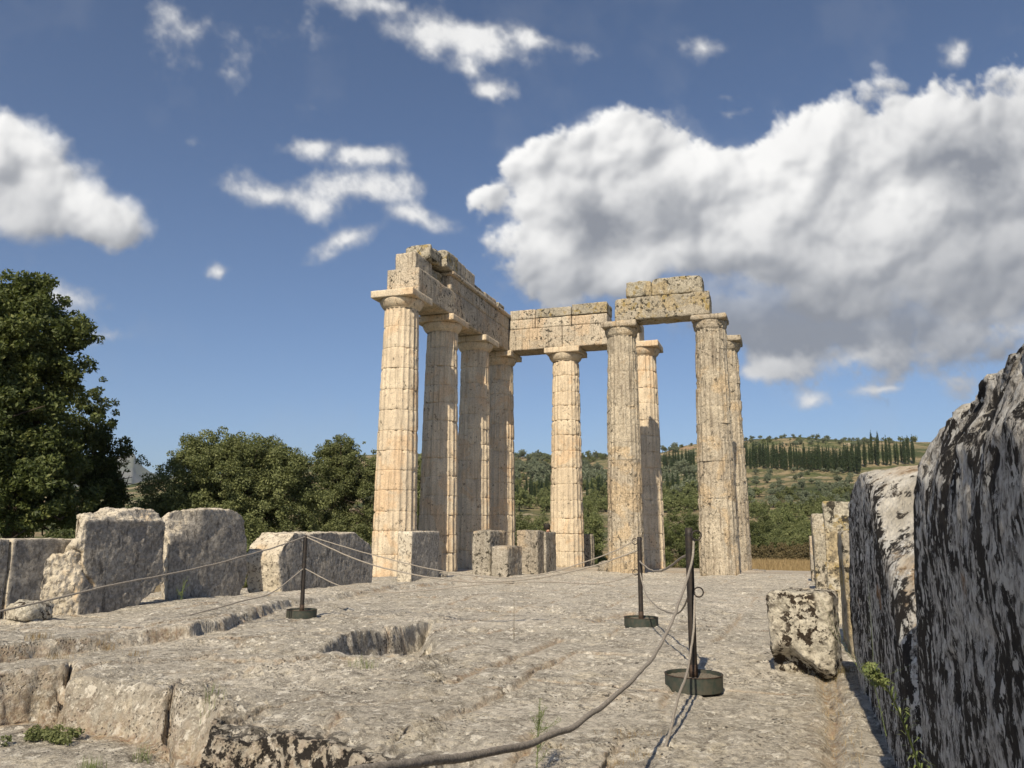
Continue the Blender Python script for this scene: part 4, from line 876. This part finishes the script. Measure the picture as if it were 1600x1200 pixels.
# shrubs behind the temple
SHG = 'shrubs behind the temple'
def shrub(px, yb, w_, h_, D, mat, label, seed, nl=12000, ls=.06, rc=.38):
    k = D/FPX*1.05; x, y = at(px, D); z0 = gz(x, y)
    zt = zat(yb-h_, D, px); R_ = w_*k/2; Hh = max(zt-z0, .8); rg = np.random.RandomState(seed); els = []
    for i in range(5):
        a_ = rg.uniform(0, 6.28); rr_ = R_*.5*rg.rand(); hh = Hh*rg.uniform(.55, 1.0)
        els.append((x+rr_*math.cos(a_), y+rr_*math.sin(a_), z0+hh*.5, R_*rg.uniform(.45, .7), R_*rg.uniform(.45, .7), hh*.52))
    tree('shrub', label, 'shrub', (x, y, z0), els, 150, rc*max(1, D/75), nl, ls*max(1, D/70), mat, seed, .05, SHG, .3)
SH = [(1062, 865, 70, 100, 58, M_leaf3, 'bright green shrub framed between the two tall weathered columns'), (1035, 866, 44, 70, 66, M_leaf2, 'darker shrub behind the foot of the column half in shadow'),
 (1084, 868, 50, 76, 54, M_leaf3, 'leafy green shrub low down left of the thickest weathered column'),
 (1185, 880, 70, 92, 96, M_leaf3, 'green shrub just right of the far right column'), (1218, 876, 84, 84, 100, M_leaf2, 'grey-green shrub right of the far right column, farther back'), (1262, 876, 86, 80, 98, M_leaf2, 'shrub behind the distant speckled slab'),
 (1242, 846, 72, 82, 120, M_leaf3, 'taller round tree-like shrub above the other shrubs at the right'), (1292, 866, 76, 86, 104, M_leaf2, 'shrub rising behind the taller pale slab'), (1196, 858, 84, 66, 112, M_leaf2, 'low wide shrub on the slope foot right of the far right column'),
 (1275, 850, 84, 60, 118, M_leaf2, 'low wide shrub on the slope foot above the distant slab'), (1232, 880, 96, 60, 94, M_leaf2, 'dull green shrub in the middle of the thicket at the right'),
 (1195, 884, 60, 34, 90, M_scrub, 'brown dry scrub at the right of the far right column'),
 (1226, 884, 64, 38, 91, M_scrub, 'brown dry scrub in the middle of the dry patch at the right'), (1256, 884, 56, 38, 90, M_scrub, 'brown dry scrub beside the farthest slab'), (1172, 884, 40, 34, 92, M_scrub, 'brown dry scrub hidden partly by the far right column'),
 (826, 868, 54, 78, 58, M_leaf2, 'green shrub in the gap right of the corner column'), (852, 868, 48, 66, 60, M_leaf3, 'lighter shrub just left of the lone cream column'), (812, 864, 44, 74, 68, M_leaf2, 'dull shrub touching the corner column'), (838, 850, 60, 60, 78, M_leaf2, 'shrub farther back in the gap right of the corner column'),
 (930, 872, 46, 96, 58, M_leaf2, 'dark green shrub between the lone cream column and the tall one'), (922, 860, 44, 110, 74, M_leaf2, 'high dark shrub farther back between the lone cream column and the tall one'), (940, 886, 24, 20, 50, M_leaf3, 'small yellow-green shrub above the low grey stone'),
 (985, 860, 60, 80, 66, M_leaf2, 'shrub mostly hidden by the tall weathered column'), (1130, 860, 80, 80, 70, M_leaf2, 'shrub mostly hidden by the thickest weathered column'), (765, 860, 70, 80, 64, M_leaf2, 'shrub behind the shaded columns'), (705, 860, 70, 80, 60, M_leaf2, 'shrub behind the second column of the long row'), (1340, 860, 70, 80, 80, M_leaf2, 'shrub behind the crusted blocks')]
for i, s_ in enumerate(SH): shrub(*s_, 700+i*3)

# olives, cypresses and dark bushes of the hillside: few shapes, many individuals
def proto(kind, seed):
    rg = np.random.RandomState(seed)
    if kind == 'olive':
        els = [(rg.normal(0, .5), rg.normal(0, .5), 1.9+rg.normal(0, .25), 1.35, 1.35, 1.05) for _ in range(4)]
        cl = crown_clumps(els, 46, .5, seed, .35); V, F, tn = leaves(cl, 1500, .17, seed, .4); mat = M_olive
        T = [(0, 0, 0), (.1, .05, .7), (.05, .1, 1.6)]; rt_ = .16
    elif kind == 'dark':
        els = [(rg.normal(0, .7), rg.normal(0, .7), 2.2+rg.normal(0, .4), 1.7, 1.7, 1.7) for _ in range(4)]
        cl = crown_clumps(els, 56, .6, seed, .35); V, F, tn = leaves(cl, 1700, .2, seed, .4); mat = M_leaf2
        T = [(0, 0, 0), (.1, 0, 1.), (.0, .1, 2.2)]; rt_ = .18
    else:
        h = np.linspace(0, 1, 40); cl = np.stack([rg.normal(0, .10, 40), rg.normal(0, .10, 40), .6+h*9.2, .92*np.sin(np.pi*np.clip(h*.86+.13, 0, 1))**.8*(1-.35*h)+.10], -1)
        V, F, tn = leaves(cl, 1300, .24, seed, .1, .38); d_ = V-V.mean(0); V[:, 2] = V[:, 2]; mat = M_cyp
        T = [(0, 0, 0), (0, 0, 1.), (0, 0, 5)]; rt_ = .14
    a = Acc(); a.tube(np.array(T, float), np.array([rt_, rt_*.7, rt_*.3]), 6)
    tm, tf, tt = a.V[0], a.Q[0], a.T[0]
    n = len(V); VV = np.vstack([V, tm]); 
    me = make_mesh({'olive': 'olive_tree', 'dark': 'round_tree', 'cyp': 'cypress_tree'}[kind], VV, [np.vstack([F, tf+n]), tt+n], mat, False, {'tone': np.concatenate([tn, np.zeros(len(tm))])})
    me.materials.append(M_bark); mi = np.zeros(len(me.polygons), np.int32); k = len(F); mi[k:k+len(tf)] = 1; mi[k+len(tf):] = 1
    me.polygons.foreach_set('material_index', mi); return me
PO = [proto('olive', s) for s in (21, 22, 23, 24)]; PD = [proto('dark', s) for s in (31, 32, 33)]; PC = [proto('cyp', s) for s in (41, 42, 43, 44)]
rg = np.random.RandomState(5)
def plant(me, px, py, s, label, cat, group, sz=None):
    x, y, z, R_ = tpoint(px, py); o = bpy.data.objects.new(me.name, me); COL.objects.link(o)
    o.location = (x, y, z-.15*s); o.scale = (s*rg.uniform(.9, 1.1), s*rg.uniform(.9, 1.1), sz or s*rg.uniform(.85, 1.15)); o.rotation_euler = (0, 0, rg.uniform(0, 6.28))
    return tag(o, label, cat, group)
def cyp_row(x0, x1, yb0, yb1, n, hpx, label, group):
    for i in range(n):
        px = x0+(x1-x0)*(i+.5)/n+rg.uniform(-.6, .6)*(x1-x0)/n; py = yb0+(yb1-yb0)*(i+.5)/n+rg.uniform(-2, 3)
        x, y, z, R_ = tpoint(px, py); k = R_/FPX*1.03; h = hpx*rg.uniform(.78, 1.12)*k/10.
        plant(PC[rg.randint(4)], px, py, h*rg.uniform(.62, .85), label, 'cypress', group, h)
cyp_row(1158, 1345, 729, 738, 78, 38, 'slim dark cypress in the long tight row below the right hilltop', 'cypresses of the long row')
cyp_row(1330, 1432, 730, 722, 22, 38, 'slim dark cypress at the thinner right end of the hilltop row', 'cypresses at the right end of the row')
cyp_row(1036, 1086, 734, 732, 18, 30, 'slim dark cypress in the row framed by the two weathered columns', 'cypresses framed by the weathered columns')
cyp_row(1034, 1086, 772, 770, 10, 34, 'cypress lower on the slope between the two weathered columns', 'lower cypresses between the weathered columns')
cyp_row(803, 862, 782, 776, 15, 34, 'cypress on the slope between the corner column and the lone cream one', 'cypresses left of the lone cream column')
cyp_row(914, 944, 782, 780, 7, 36, 'cypress on the slope between the lone cream column and the tall one', 'cypresses right of the lone cream column')
cyp_row(1360, 1372, 700, 700, 2, 26, 'tall lone cypress on the right skyline', 'lone skyline cypresses')
OL = 'silvery round olive tree scattered on the hillside beyond the temple'; OG = 'olive trees of the hillside'
def scatter(x0, x1, y0, y1, n, kind, s0, s1, label, cat, group):
    for i in range(n):
        px, py = rg.uniform(x0, x1), rg.uniform(y0, y1)
        x, y, z, R_ = tpoint(px, py); plant((PO[rg.randint(4)] if kind == 'o' else PD[rg.randint(3)]), px, py, rg.uniform(s0, s1), label, cat, group)
scatter(1160, 1330, 738, 800, 90, 'o', .55, 1.05, 'silvery olive tree on the tan slope at the right', 'olive tree', 'olive trees of the right slope')
scatter(1150, 1430, 681, 700, 60, 'o', .7, 1.3, 'silvery olive tree on the right hilltop above the cypresses', 'olive tree', 'olive trees of the right hilltop')
scatter(800, 946, 716, 770, 90, 'o', 1.3, 2.4, 'olive tree on the slope seen either side of the lone cream column', 'olive tree', 'olive trees of the middle slope')
scatter(1034, 1088, 705, 780, 36, 'o', 1.2, 2.1, 'olive tree on the slope framed by the two weathered columns', 'olive tree', 'olive trees between the weathered columns')
scatter(560, 800, 716, 800, 24, 'o', 1.0, 1.8, 'olive tree far behind the long row of columns', 'olive tree', 'olive trees behind the long row')
scatter(800, 946, 750, 805, 70, 'd', .7, 1.4, 'dark round tree low on the slope around the lone cream column', 'tree', 'dark trees of the middle slope')
scatter(800, 946, 712, 726, 46, 'd', .7, 1.3, 'dark round tree on the skyline left of the tall weathered columns', 'tree', 'dark trees of the middle skyline')
scatter(1030, 1200, 692, 706, 16, 'd', .5, .9, 'dark round tree on the skyline behind the weathered columns', 'tree', 'dark trees behind the weathered columns')
scatter(1165, 1330, 775, 815, 36, 'd', .5, 1.0, 'dark green round tree on the tan slope at the right', 'tree', 'dark trees of the right slope')
scatter(1034, 1090, 770, 806, 26, 'd', .6, 1.2, 'dark green tree low on the slope between the weathered columns', 'tree', 'dark trees low between the weathered columns')
scatter(1200, 1430, 681, 692, 16, 'd', .4, .8, 'dark round tree on the right hilltop', 'tree', 'dark trees of the right hilltop')
scatter(1340, 1432, 686, 692, 14, 'd', .6, .9, 'dark tree of the clump at the right end of the hilltop', 'tree', 'dark trees at the right end of the hilltop')

# dry grass
def blades(P, h, wd, seed, lean=.35):
    rg = np.random.RandomState(seed); n = len(P); a_ = rg.uniform(0, 2*np.pi, n); d = np.stack([np.cos(a_), np.sin(a_), a_*0], -1); s = np.stack([-d[:, 1], d[:, 0], a_*0], -1)
    hh = (h*rg.uniform(.5, 1.3, n))[:, None]; l = (lean*rg.uniform(.1, 1.2, n))[:, None]
    m = P+d*l*hh*.4; m[:, 2:] += hh*.55; t = P+d*l*hh; t[:, 2:] += hh
    w2 = wd*.5; V = np.stack([P-s*w2, P+s*w2, m+s*w2*.8, m-s*w2*.8, t], 1).reshape(-1, 3); i = np.arange(n)[:, None]*5
    return V, i+np.array([[0, 1, 2, 3]]), i+np.array([[3, 2, 4]]), np.repeat(np.clip(rg.normal(.5, .25, n), 0, 1), 5)
n = 80000; a_ = YAW-np.radians(rg.uniform(4, 26, n)); r_ = rg.uniform(52, 92, n)
a2 = YAW+np.radians(rg.uniform(-12, 14, 15000)); a_ = np.concatenate([a_, a2]); r_ = np.concatenate([r_, rg.uniform(50, 80, 15000)])
P = np.stack([CAM[0]+r_*np.cos(a_), CAM[1]+r_*np.sin(a_), -1.36+r_*0], -1)
zz = terr(a_, r_); P[:, 2] = np.where(r_ < 60, -1.36, -1.36+(zz+1.34)*sstep(60, 100, r_)); kk = P[:, 0] > 4.; P = P[kk]
V, Q, T, tn = blades(P, .6, .03, 9)
tag(obj('dry_grass', make_mesh('dry_grass', V, [Q, T], M_straw, False, {'tone': tn})), 'tall dry straw-coloured grass beyond the edge of the temple platform', 'grass', kind='stuff')
def tufts(name, spots, label, mat, n, rad, h, wd, seed, lean=.6):
    rg2 = np.random.RandomState(seed); Ps = []
    for (x, y) in spots:
        m_ = rg2.normal(0, rad, (n, 2)); Ps.append(m_+np.array([x, y]))
    Ps = np.vstack(Ps); z = floor_height(Ps[:, 0][None], Ps[:, 1][None])[0][0]-.004
    V, Q, T, tn = blades(np.column_stack([Ps, z]), h, wd, seed, lean)
    return tag(obj(name, make_mesh(name, V, [Q, T], mat, False, {'tone': tn})), label, 'grass', kind='stuff')
sp = [GF(x, y)[:2] for x, y in ((50, 1025), (60, 1022), (88, 1029), (165, 1016), (210, 1025))]
tufts('grass_tuft', sp, 'thin dry grass along the raised joint at the left', M_straw, 60, .05, .07, .003, 21)
sp = [(-28.9-.12*i, -13.72) for i in range(46)]
tufts('grass_tuft', sp, 'dry grass growing in the joint at the foot of the right wall', M_straw, 16, .05, .04, .0018, 22, 1.6)
sp = [np.array(GF(x, y)[:2]) for x, y in ((985, 1160), (1000, 1190), (870, 1185), (960, 1200), (1010, 1156), (975, 1165))]
tufts('grass_tuft', sp, 'dry grass remains on the floor at the bottom of the picture', M_straw, 55, .05, .03, .002, 23, 1.5)
sp = [(-29.6, -13.5), (-29.62, -13.6), (-29.65, -13.75), (-29.7, -13.82), (-29.5, -13.85)]
tufts('grass_tuft', sp, 'green and dry weeds under the squat spotted block', M_scrub, 90, .06, .06, .003, 24, .9)
sp = [GF(x, y)[:2] for x, y in ((560, 1043), (575, 1048), (330, 1100), (140, 1120), (150, 1118), (145, 1113), (230, 1100))]
tufts('grass_tuft', sp, 'sparse weeds in the broken edges of the floor slabs', M_weed, 40, .04, .09, .003, 25, .5)

# single plants
def weed(base, tip, label, seed, nl, ll, lw, mat=None, rstem=.003, bush=0., flower=0, cat='weed', name='weed'):
    rg = np.random.RandomState(seed); base, tip = np.array(base, float), np.array(tip, float); r = tag(empty(name, base), label, cat)
    t = np.linspace(0, 1, 24)[:, None]; bend = np.cross(tip-base, [0, 0, 1.]); st = base+(tip-base)*t+np.array([0, 0, 1.])*np.sin(np.pi*t)*np.linalg.norm((tip-base)[:2])*.12
    a = Acc(); a.tube(st, rstem*(1-.6*t[:, 0]), 6); paths = [st]
    for k in range(int(bush)):
        j = rg.randint(5, 18); d = rg.normal(size=3); d[2] = abs(d[2])*1.3+.5; d /= np.linalg.norm(d); L = np.linalg.norm(tip-base)*rg.uniform(.18, .38)
        p = st[j]+d*L*t; p[:, 2] += (t[:, 0]**2)*L*.25; a.tube(p[::3], rstem*.6*(1-.7*t[::3, 0]), 5); paths.append(p)
    obj('stem', a.mesh('stem', mat or M_weed), r)
    me = r.children[0].data; at_ = me.attributes.new('tone', 'FLOAT', 'POINT'); at_.data.foreach_set('value', np.full(len(me.vertices), .35, np.float32))
    Vs, Fs, tn, k0 = [], [], [], 0
    for _ in range(nl):
        p = paths[rg.randint(len(paths))]; u = rg.uniform(.08, 1.); q = p[int(u*23)]; d = rg.normal(size=3); d[2] = abs(d[2])*.6+.25; d /= np.linalg.norm(d)
        s = np.cross(d, [0, 0, 1.]); s /= np.linalg.norm(s)+1e-6; L = ll*rg.uniform(.6, 1.2)*(1.15-.6*u); m = q+d*L*.55+np.array([0, 0, L*.08]); e = q+d*L-np.array([0, 0, L*.22])
        Vs += [q, m+s*lw, e, m-s*lw]; Fs.append([k0, k0+1, k0+2, k0+3]); k0 += 4; tn += [rg.uniform(.2, .9)]*4
    obj('leaves', make_mesh('leaves', np.array(Vs), np.array(Fs), mat or M_weed, False, {'tone': tn}), r)
    if flower:
        cl = np.array([(*(st[int(23*u)]+rg.normal(0, .008, 3)), .012) for u in np.linspace(.80, 1, flower)])
        V, F, tn2 = leaves(cl, flower*26, .006, seed, .4); obj('flower_head', make_mesh('flower_head', V, F, M_weed, False, {'tone': np.clip(tn2+.45, 0, 1)}), r)
    return r
b = on(1, -13.86, 1447, 1235); t_ = on(1, -13.70, 1358, 1040)
weed(b, t_, 'tall green stalk with a pale bud head leaning in front of the crusted blocks', 31, 70, .055, .0028, rstem=.0035, flower=16)
b = GF(838, 1225); t_ = np.array([b[0]+.05, b[1]-.0, on(0, b[0]+.05, 845, 1092)[2]])
weed(b, t_, 'airy pale green weed growing behind the thick rope', 32, 420, .035, .0016, bush=14, rstem=.0025)
b = on(1, -13.80, 1385, 1150); t_ = on(1, -13.80, 1350, 1085)
weed(b, t_, 'faint grey-green sprig left of the tall green stalk', 33, 60, .025, .0012, bush=5, rstem=.0015)
b = GF(803, 1006); t_ = np.array([b[0], b[1], on(0, b[0], 803, 935)[2]])
weed(b, t_, 'thin dry brown stalk standing alone in the middle of the floor', 34, 16, .03, .002, mat=M_scrub, rstem=.004)
b = on(1, YN-.12, 283, 948); t_ = on(1, YN-.12, 287, 905)
weed(b, t_, 'small dry weed at the foot of the rounded tall block', 35, 160, .07, .004, bush=10, rstem=.004)
b = on(2, .10, 75, 1158)
cl = np.array([(b[0]+rg.normal(0, .07), b[1]+rg.normal(0, .13), b[2]+.03+rg.uniform(0, .03), .05) for _ in range(26)]); V, F, tn = leaves(cl, 1500, .014, 77, .8)
tag(obj('creeping_weed', make_mesh('creeping_weed', V, F, M_leaf2, False, {'tone': tn})), 'low creeping green weed on the lower slab at bottom left', 'weed')
b = on(2, .12, 195, 1125); 
weed(on(2, .10, 58, 1150), on(2, .10, 58, 1150)+np.array([0, 0, .22]), 'thin dry stalk beside the creeping weed', 36, 10, .02, .001, mat=M_straw, rstem=.0015)

# visitor whose head shows over the upright blocks
def person(x, y, z, face, H, label):
    k = H/1.75; J = {'pelvis': (0, 0, .95), 'waist': (0, 0, 1.08), 'chest': (0, 0, 1.30), 'neck': (0, 0, 1.46), 'head': (.015, 0, 1.58), 'crown': (.0, 0, 1.685)}
    R = {'pelvis': .145, 'waist': .125, 'chest': .15, 'neck': .055, 'head': .088, 'crown': .062}
    E_ = [('pelvis', 'waist'), ('waist', 'chest'), ('chest', 'neck'), ('neck', 'head'), ('head', 'crown')]
    for s, q in ((1, 'l'), (-1, 'r')):
        for nm, p_, r_ in (('hip', (0, s*.10, .90), .10), ('knee', (.02, s*.11, .50), .062), ('ankle', (-.01, s*.12, .09), .040), ('toe', (.13, s*.13, .035), .035), ('shoulder', (0, s*.19, 1.40), .06), ('elbow', (-.02, s*.25, 1.12), .043), ('wrist', (.08, s*.24, .88), .028), ('hand', (.13, s*.235, .80), .03)):
            J[nm+q] = p_; R[nm+q] = r_
        E_ += [('pelvis', 'hip'+q), ('hip'+q, 'knee'+q), ('knee'+q, 'ankle'+q), ('ankle'+q, 'toe'+q), ('chest', 'shoulder'+q), ('shoulder'+q, 'elbow'+q), ('elbow'+q, 'wrist'+q), ('wrist'+q, 'hand'+q)]
    nm = list(J); me = bpy.data.meshes.new('p'); me.from_pydata([tuple(c*k for c in J[n_]) for n_ in nm], [(nm.index(a), nm.index(b_)) for a, b_ in E_], [])
    o = bpy.data.objects.new('p', me); COL.objects.link(o); md = o.modifiers.new('s', 'SKIN'); o.modifiers.new('u', 'SUBSURF').levels = 2
    sv = me.skin_vertices[0].data
    for i, n_ in enumerate(nm): sv[i].radius = (R[n_]*k, R[n_]*k); sv[i].use_root = (n_ == 'pelvis')
    m2 = bpy.data.meshes.new_from_object(o.evaluated_get(bpy.context.evaluated_depsgraph_get())); bpy.data.objects.remove(o)
    for m_ in (M_skin, M_shirt, M_trous): m2.materials.append(m_)
    for p_ in m2.polygons:
        p_.use_smooth = True; c = p_.center; p_.material_index = 0 if (c.z > 1.44*k or (abs(c.y) > .2*k and c.z < 1.2*k and c.z > .7*k)) else (1 if c.z > .95*k else 2)
    p = bpy.data.objects.new('person', m2); COL.objects.link(p); p.location = (x, y, z); p.rotation_euler = (0, 0, face); tag(p, label, 'person')
    V, F = box_geo((-.035*k, 0, 1.65*k), (.125*k, .12*k, .125*k), .015, r=(.07, .09), amp=.012, seed=5, nscale=.2)
    h_ = bpy.data.objects.new('hair', weld(make_mesh('hair', V, F, M_hair))); COL.objects.link(h_); h_.parent = p
    V, F = box_geo((.105*k, 0, 1.575*k), (.018, .012, .02), .006, r=(.008, .01), amp=.001, seed=6, nscale=.1)
    h_ = bpy.data.objects.new('nose', weld(make_mesh('nose', V, F, M_skin), .0003)); COL.objects.link(h_); h_.parent = p
q = at(856, 38.9)
person(q[0], q[1], .05, math.radians(-70), 1.90, 'dark-haired visitor whose head shows over the upright blocks beside the lone cream column')

# ------------------------------------------------------------ clouds: part of the sky
# cloud bodies: u,v in photo px, rx, ry, tilt, weight
BIG=[(900,345,95,105,0,1),(985,245,115,60,-12,1),(1040,330,170,100,0,1),(940,420,130,60,0,.8),(1180,300,130,75,-10,1),(1300,265,130,95,-15,1),(1420,235,150,85,-12,1),
 (1540,225,150,95,-12,1),(1250,390,230,100,0,1),(1450,360,250,150,0,1),(1640,330,230,210,0,1),(1310,480,190,85,0,.85),(1520,480,220,105,0,.85),(845,255,55,28,-10,.7),(770,303,34,17,0,.62)]
LOW=[(1200,572,52,16,0,.62),(1335,562,70,22,-10,.66),(1565,520,90,32,-10,.62),(1460,550,120,35,0,.45),(1272,624,30,10,0,.55),(1385,612,60,7,-4,.5),(800,440,75,40,-15,.42),(1500,590,130,20,0,.35)]
LEFT=[(50,300,125,70,8,1),(-20,255,110,85,0,1),(145,338,85,42,15,1),(20,190,45,20,30,.6)]
SM=[(430,300,95,24,12,.85),(485,222,55,17,-8,.7),(575,240,62,20,5,.75),(565,295,95,26,0,.8),(650,335,66,16,14,.7),(545,372,70,15,-24,.6),
 (700,48,105,34,12,.95),(610,8,100,22,8,.75),(765,140,30,19,0,.95),(850,60,50,16,10,.6),(735,105,40,14,30,.5),(300,36,58,32,0,.62),(300,88,75,30,10,.33),(340,418,24,14,0,.65),
 (100,465,62,24,5,.6),(150,525,28,9,0,.3),(1100,77,36,19,0,.6),(1134,146,24,9,0,.6),(1140,172,26,8,0,.55),(1495,85,30,20,-50,.45),(270,20,36,22,0,.4),(440,20,32,40,0,.24),(302,222,20,10,0,.25),(490,162,24,6,0,.2),(390,345,16,5,0,.2)]
def body(X,Y,L,soft=1.0):
    M=np.full(X.shape,-9.)
    for cx,cy,rx,ry,rot,w in L:
        a=np.radians(rot);dx,dy=X-cx,Y-cy
        u=(dx*np.cos(a)+dy*np.sin(a))/rx; v=(-dx*np.sin(a)+dy*np.cos(a))/ry
        m=w*(1.25-np.sqrt(u*u+v*v))-(1-w)*0.15
        k=.12
        M=np.where(M>-5, np.log(np.exp(np.clip(M,-3,9)/k)+np.exp(np.clip(m,-3,9)/k))*k, m)
    return M
def domes(X,Y,cell,s):
    gx,gy=X/cell,Y/cell; ix,iy=np.floor(gx).astype(np.int64),np.floor(gy).astype(np.int64)
    z=np.zeros_like(ix); best=np.zeros(X.shape)
    for dx in (-1,0,1):
        for dy in (-1,0,1):
            cx,cy=ix+dx,iy+dy
            px=cx+.5+.45*_h(cx,cy,z,s); py=cy+.5+.45*_h(cx,cy,z,s+1); r=.75+.25*_h(cx,cy,z,s+2)
            d2=((gx-px)**2+(gy-py)**2)/r**2
            hgt=np.clip(1-d2,0,1)*r
            best=np.logaddexp(best*9,hgt*9)/9
    return best-.25
def blur(A,n):
    for _ in range(n):
        for ax in (0,1):
            A=(np.roll(A,1,ax)+2*A+np.roll(A,-1,ax))/4
    return A
def clouds(X,Y):
    """X,Y photo-scaled sky angles -> cover, brightness"""
    P=np.stack([X/150,Y/150,X*0+3.3],-1)
    wx=fbm(P*1.6,6,.6,s=3)*44; wy=fbm(P*1.6+40,6,.6,s=5)*36
    f=fbm(P*2.4,7,.6,s=11); f2=fbm(P*1.1+7,5,.55,s=13)
    Xw,Yw=X+wx,Y+wy
    D=[domes(Xw+i*31,Yw*1.12,c,41+i*5) for i,c in enumerate((105,54,27,14))]
    pf=D[0]*1.0+D[1]*.55+D[2]*.3+D[3]*.16
    hb=body(X+wx*.7,Y+wy*.7,BIG); hl=body(X+wx*.6,Y+wy*.6,LEFT)
    lowx=sstep(330,520,Y)*sstep(860,1050,X)
    hard=1-.8*lowx
    H1=hb+.40*pf*hard+.42*f-.33
    c1=sstep(-.06,.22+.10*f+.35*lowx,H1)*(1-lowx*.55*sstep(.05,.5,f2+.8*f)*sstep(470,560,Y))
    H1l=hl+.30*pf+.22*f-.30
    c1l=sstep(-.04,.42,H1l)
    Hm=np.maximum(H1,H1l)
    c1=np.maximum(c1,c1l)
    c1=np.maximum(c1,sstep(.0,.42,hb+.55*f+.30*f2)*lowx*.95)
    c1=np.maximum(c1,.22*sstep(-.1,.35,hb+.5*f)*(1-sstep(1000,1200,X)*(1-lowx)))
    h2=np.maximum(body(X+wx*.45,Y+wy*.4,SM),body(X+wx*.6,Y+wy*.5,LOW))
    H2=h2+.85*f+.22*f2+.12*(pf-.6)-.02
    c2=sstep(-.10,.95,H2)*.97
    veil=sstep(.05,.6,f2+.25*f)*.06
    cov=1-(1-c1)*(1-c2)*(1-veil)
    step=abs(X[0,1]-X[0,0])
    T=np.sqrt(np.clip(Hm+.1,0,2))*90+D[0]*70+D[1]*28+D[2]*10+D[3]*3+f*18
    T=blur(T,2)
    gy,gx=np.gradient(T,step); gx*=np.sign(X[0,1]-X[0,0]); gy*=np.sign(Y[1,0]-Y[0,0])
    n=np.stack([-gx,-gy,np.ones_like(gx)*1.9],-1); n/=np.linalg.norm(n,axis=-1,keepdims=True)
    Ld=np.array([-.45,-.55,.70]); Ld/=np.linalg.norm(Ld)
    lam=np.clip(n@Ld,0,1); lam=.22*blur(lam,1)+.28*blur(lam,6)+.5*blur(lam,40)
    fs=fbm(P*.8+3,4,.5,s=91)
    edge=np.interp(X,[700,850,1000,1100,1250,1400,1600,2300],[410,420,450,400,385,380,320,320])+60*fs+30*f+14*(D[1]-.3)
    occ=sstep(-90,120,Y-edge)*(.80+.3*f+.3*f2)
    occl=sstep(.0,1.0,body(Xw,Yw-60,LEFT)+.3*f)*.35
    g=lambda x,y,a,b:np.exp(-(((Xw-x)/a)**2+((Yw-y)/b)**2))
    grey=g(1600,235,170,85)*1.1+g(935,345,70,50)*.9+g(1050,330,62,50)*.62+g(1180,400,160,50)*.3+g(1330,520,210,45)*.25+g(1250,235,60,35)*.15
    lit=g(1580,520,90,22)*.5+g(1330,555,80,16)*.4+g(1200,570,50,14)*.5+g(1130,400,90,40)*.25+g(1330,410,70,30)*.3
    occ=np.clip(np.maximum(occ,occl)+grey*(.85+.9*f2+.4*f)-lit,0,1)
    br1=np.clip(.26+.84*lam+.14*f,0,1.)*(1-occ*.88)+.10*f*occ
    br2=.42+.40*sstep(0,.9,H2)+.12*f
    w=c1/(c1+c2+1e-3)
    br=br1*w+br2*(1-w)
    return cov,np.clip(br,.14,1)

gx, gy = np.meshgrid(np.arange(-700, 2300.1, 2.5), np.arange(-420, 830.1, 2.5))
cov, br = clouds(gx, gy)
fade = sstep(830, 700, gy)*sstep(-420, -250, gy)*sstep(-700, -500, gx)*sstep(2300, 2100, gx); cov = cov*fade
Dv = FW*FPX+(gx-800)[..., None]*RT+(600-gy)[..., None]*UP; Dv /= np.linalg.norm(Dv, axis=-1, keepdims=True)
V = (np.array([0, 0, 0])+Dv*9000).reshape(-1, 3)
m, t, o = newmat('cloud_light')
n = NB(t); a1 = t.nodes.new('ShaderNodeAttribute'); a1.attribute_name = 'cover'; a2 = t.nodes.new('ShaderNodeAttribute'); a2.attribute_name = 'bright'
em = t.nodes.new('ShaderNodeEmission'); n.lk(n.mix(a2.outputs['Fac'], (.13, .15, .195), (.93, .92, .90)), em.inputs[0]); em.inputs[1].default_value = .86
tr = t.nodes.new('ShaderNodeBsdfTransparent'); mx = t.nodes.new('ShaderNodeMixShader'); n.lk(a1.outputs['Fac'], mx.inputs[0]); n.lk(tr.outputs[0], mx.inputs[1]); n.lk(em.outputs[0], mx.inputs[2]); n.lk(mx.outputs[0], o.inputs[0])
m.cycles.emission_sampling = 'NONE'
F = grid_faces(*gx.shape); kf = cov.ravel()[F].max(1) > .004; F = F[kf]; used = np.unique(F); mp = np.full(len(V), -1); mp[used] = np.arange(len(used))
tag(obj('sky', make_mesh('sky', V[used], mp[F], m, attrs={'cover': cov.ravel()[used], 'bright': br.ravel()[used]})), kind='structure')

# ------------------------------------------------------------ the air
hx = 7600.; bm = bmesh.new(); bmesh.ops.create_cube(bm, size=1.)
for v in bm.verts: v.co = Vector((v.co.x*2*hx, v.co.y*2*hx, v.co.z*(640+230)+(640-230)/2))
me = bpy.data.meshes.new('haze'); bm.to_mesh(me); bm.free()
m, t, o = newmat('pale_air'); pv = t.nodes.new('ShaderNodeVolumePrincipled'); pv.inputs['Color'].default_value = (.80, .86, .93, 1); pv.inputs['Density'].default_value = .00008; pv.inputs['Anisotropy'].default_value = .3
t.links.new(pv.outputs[0], o.inputs['Volume']); me.materials.append(m); m.cycles.homogeneous_volume = True if hasattr(m.cycles, 'homogeneous_volume') else True
hz = bpy.data.objects.new('haze', me); COL.objects.link(hz); tag(hz, kind='stuff', label='thin pale haze lying over the valley and hills', cat='haze')
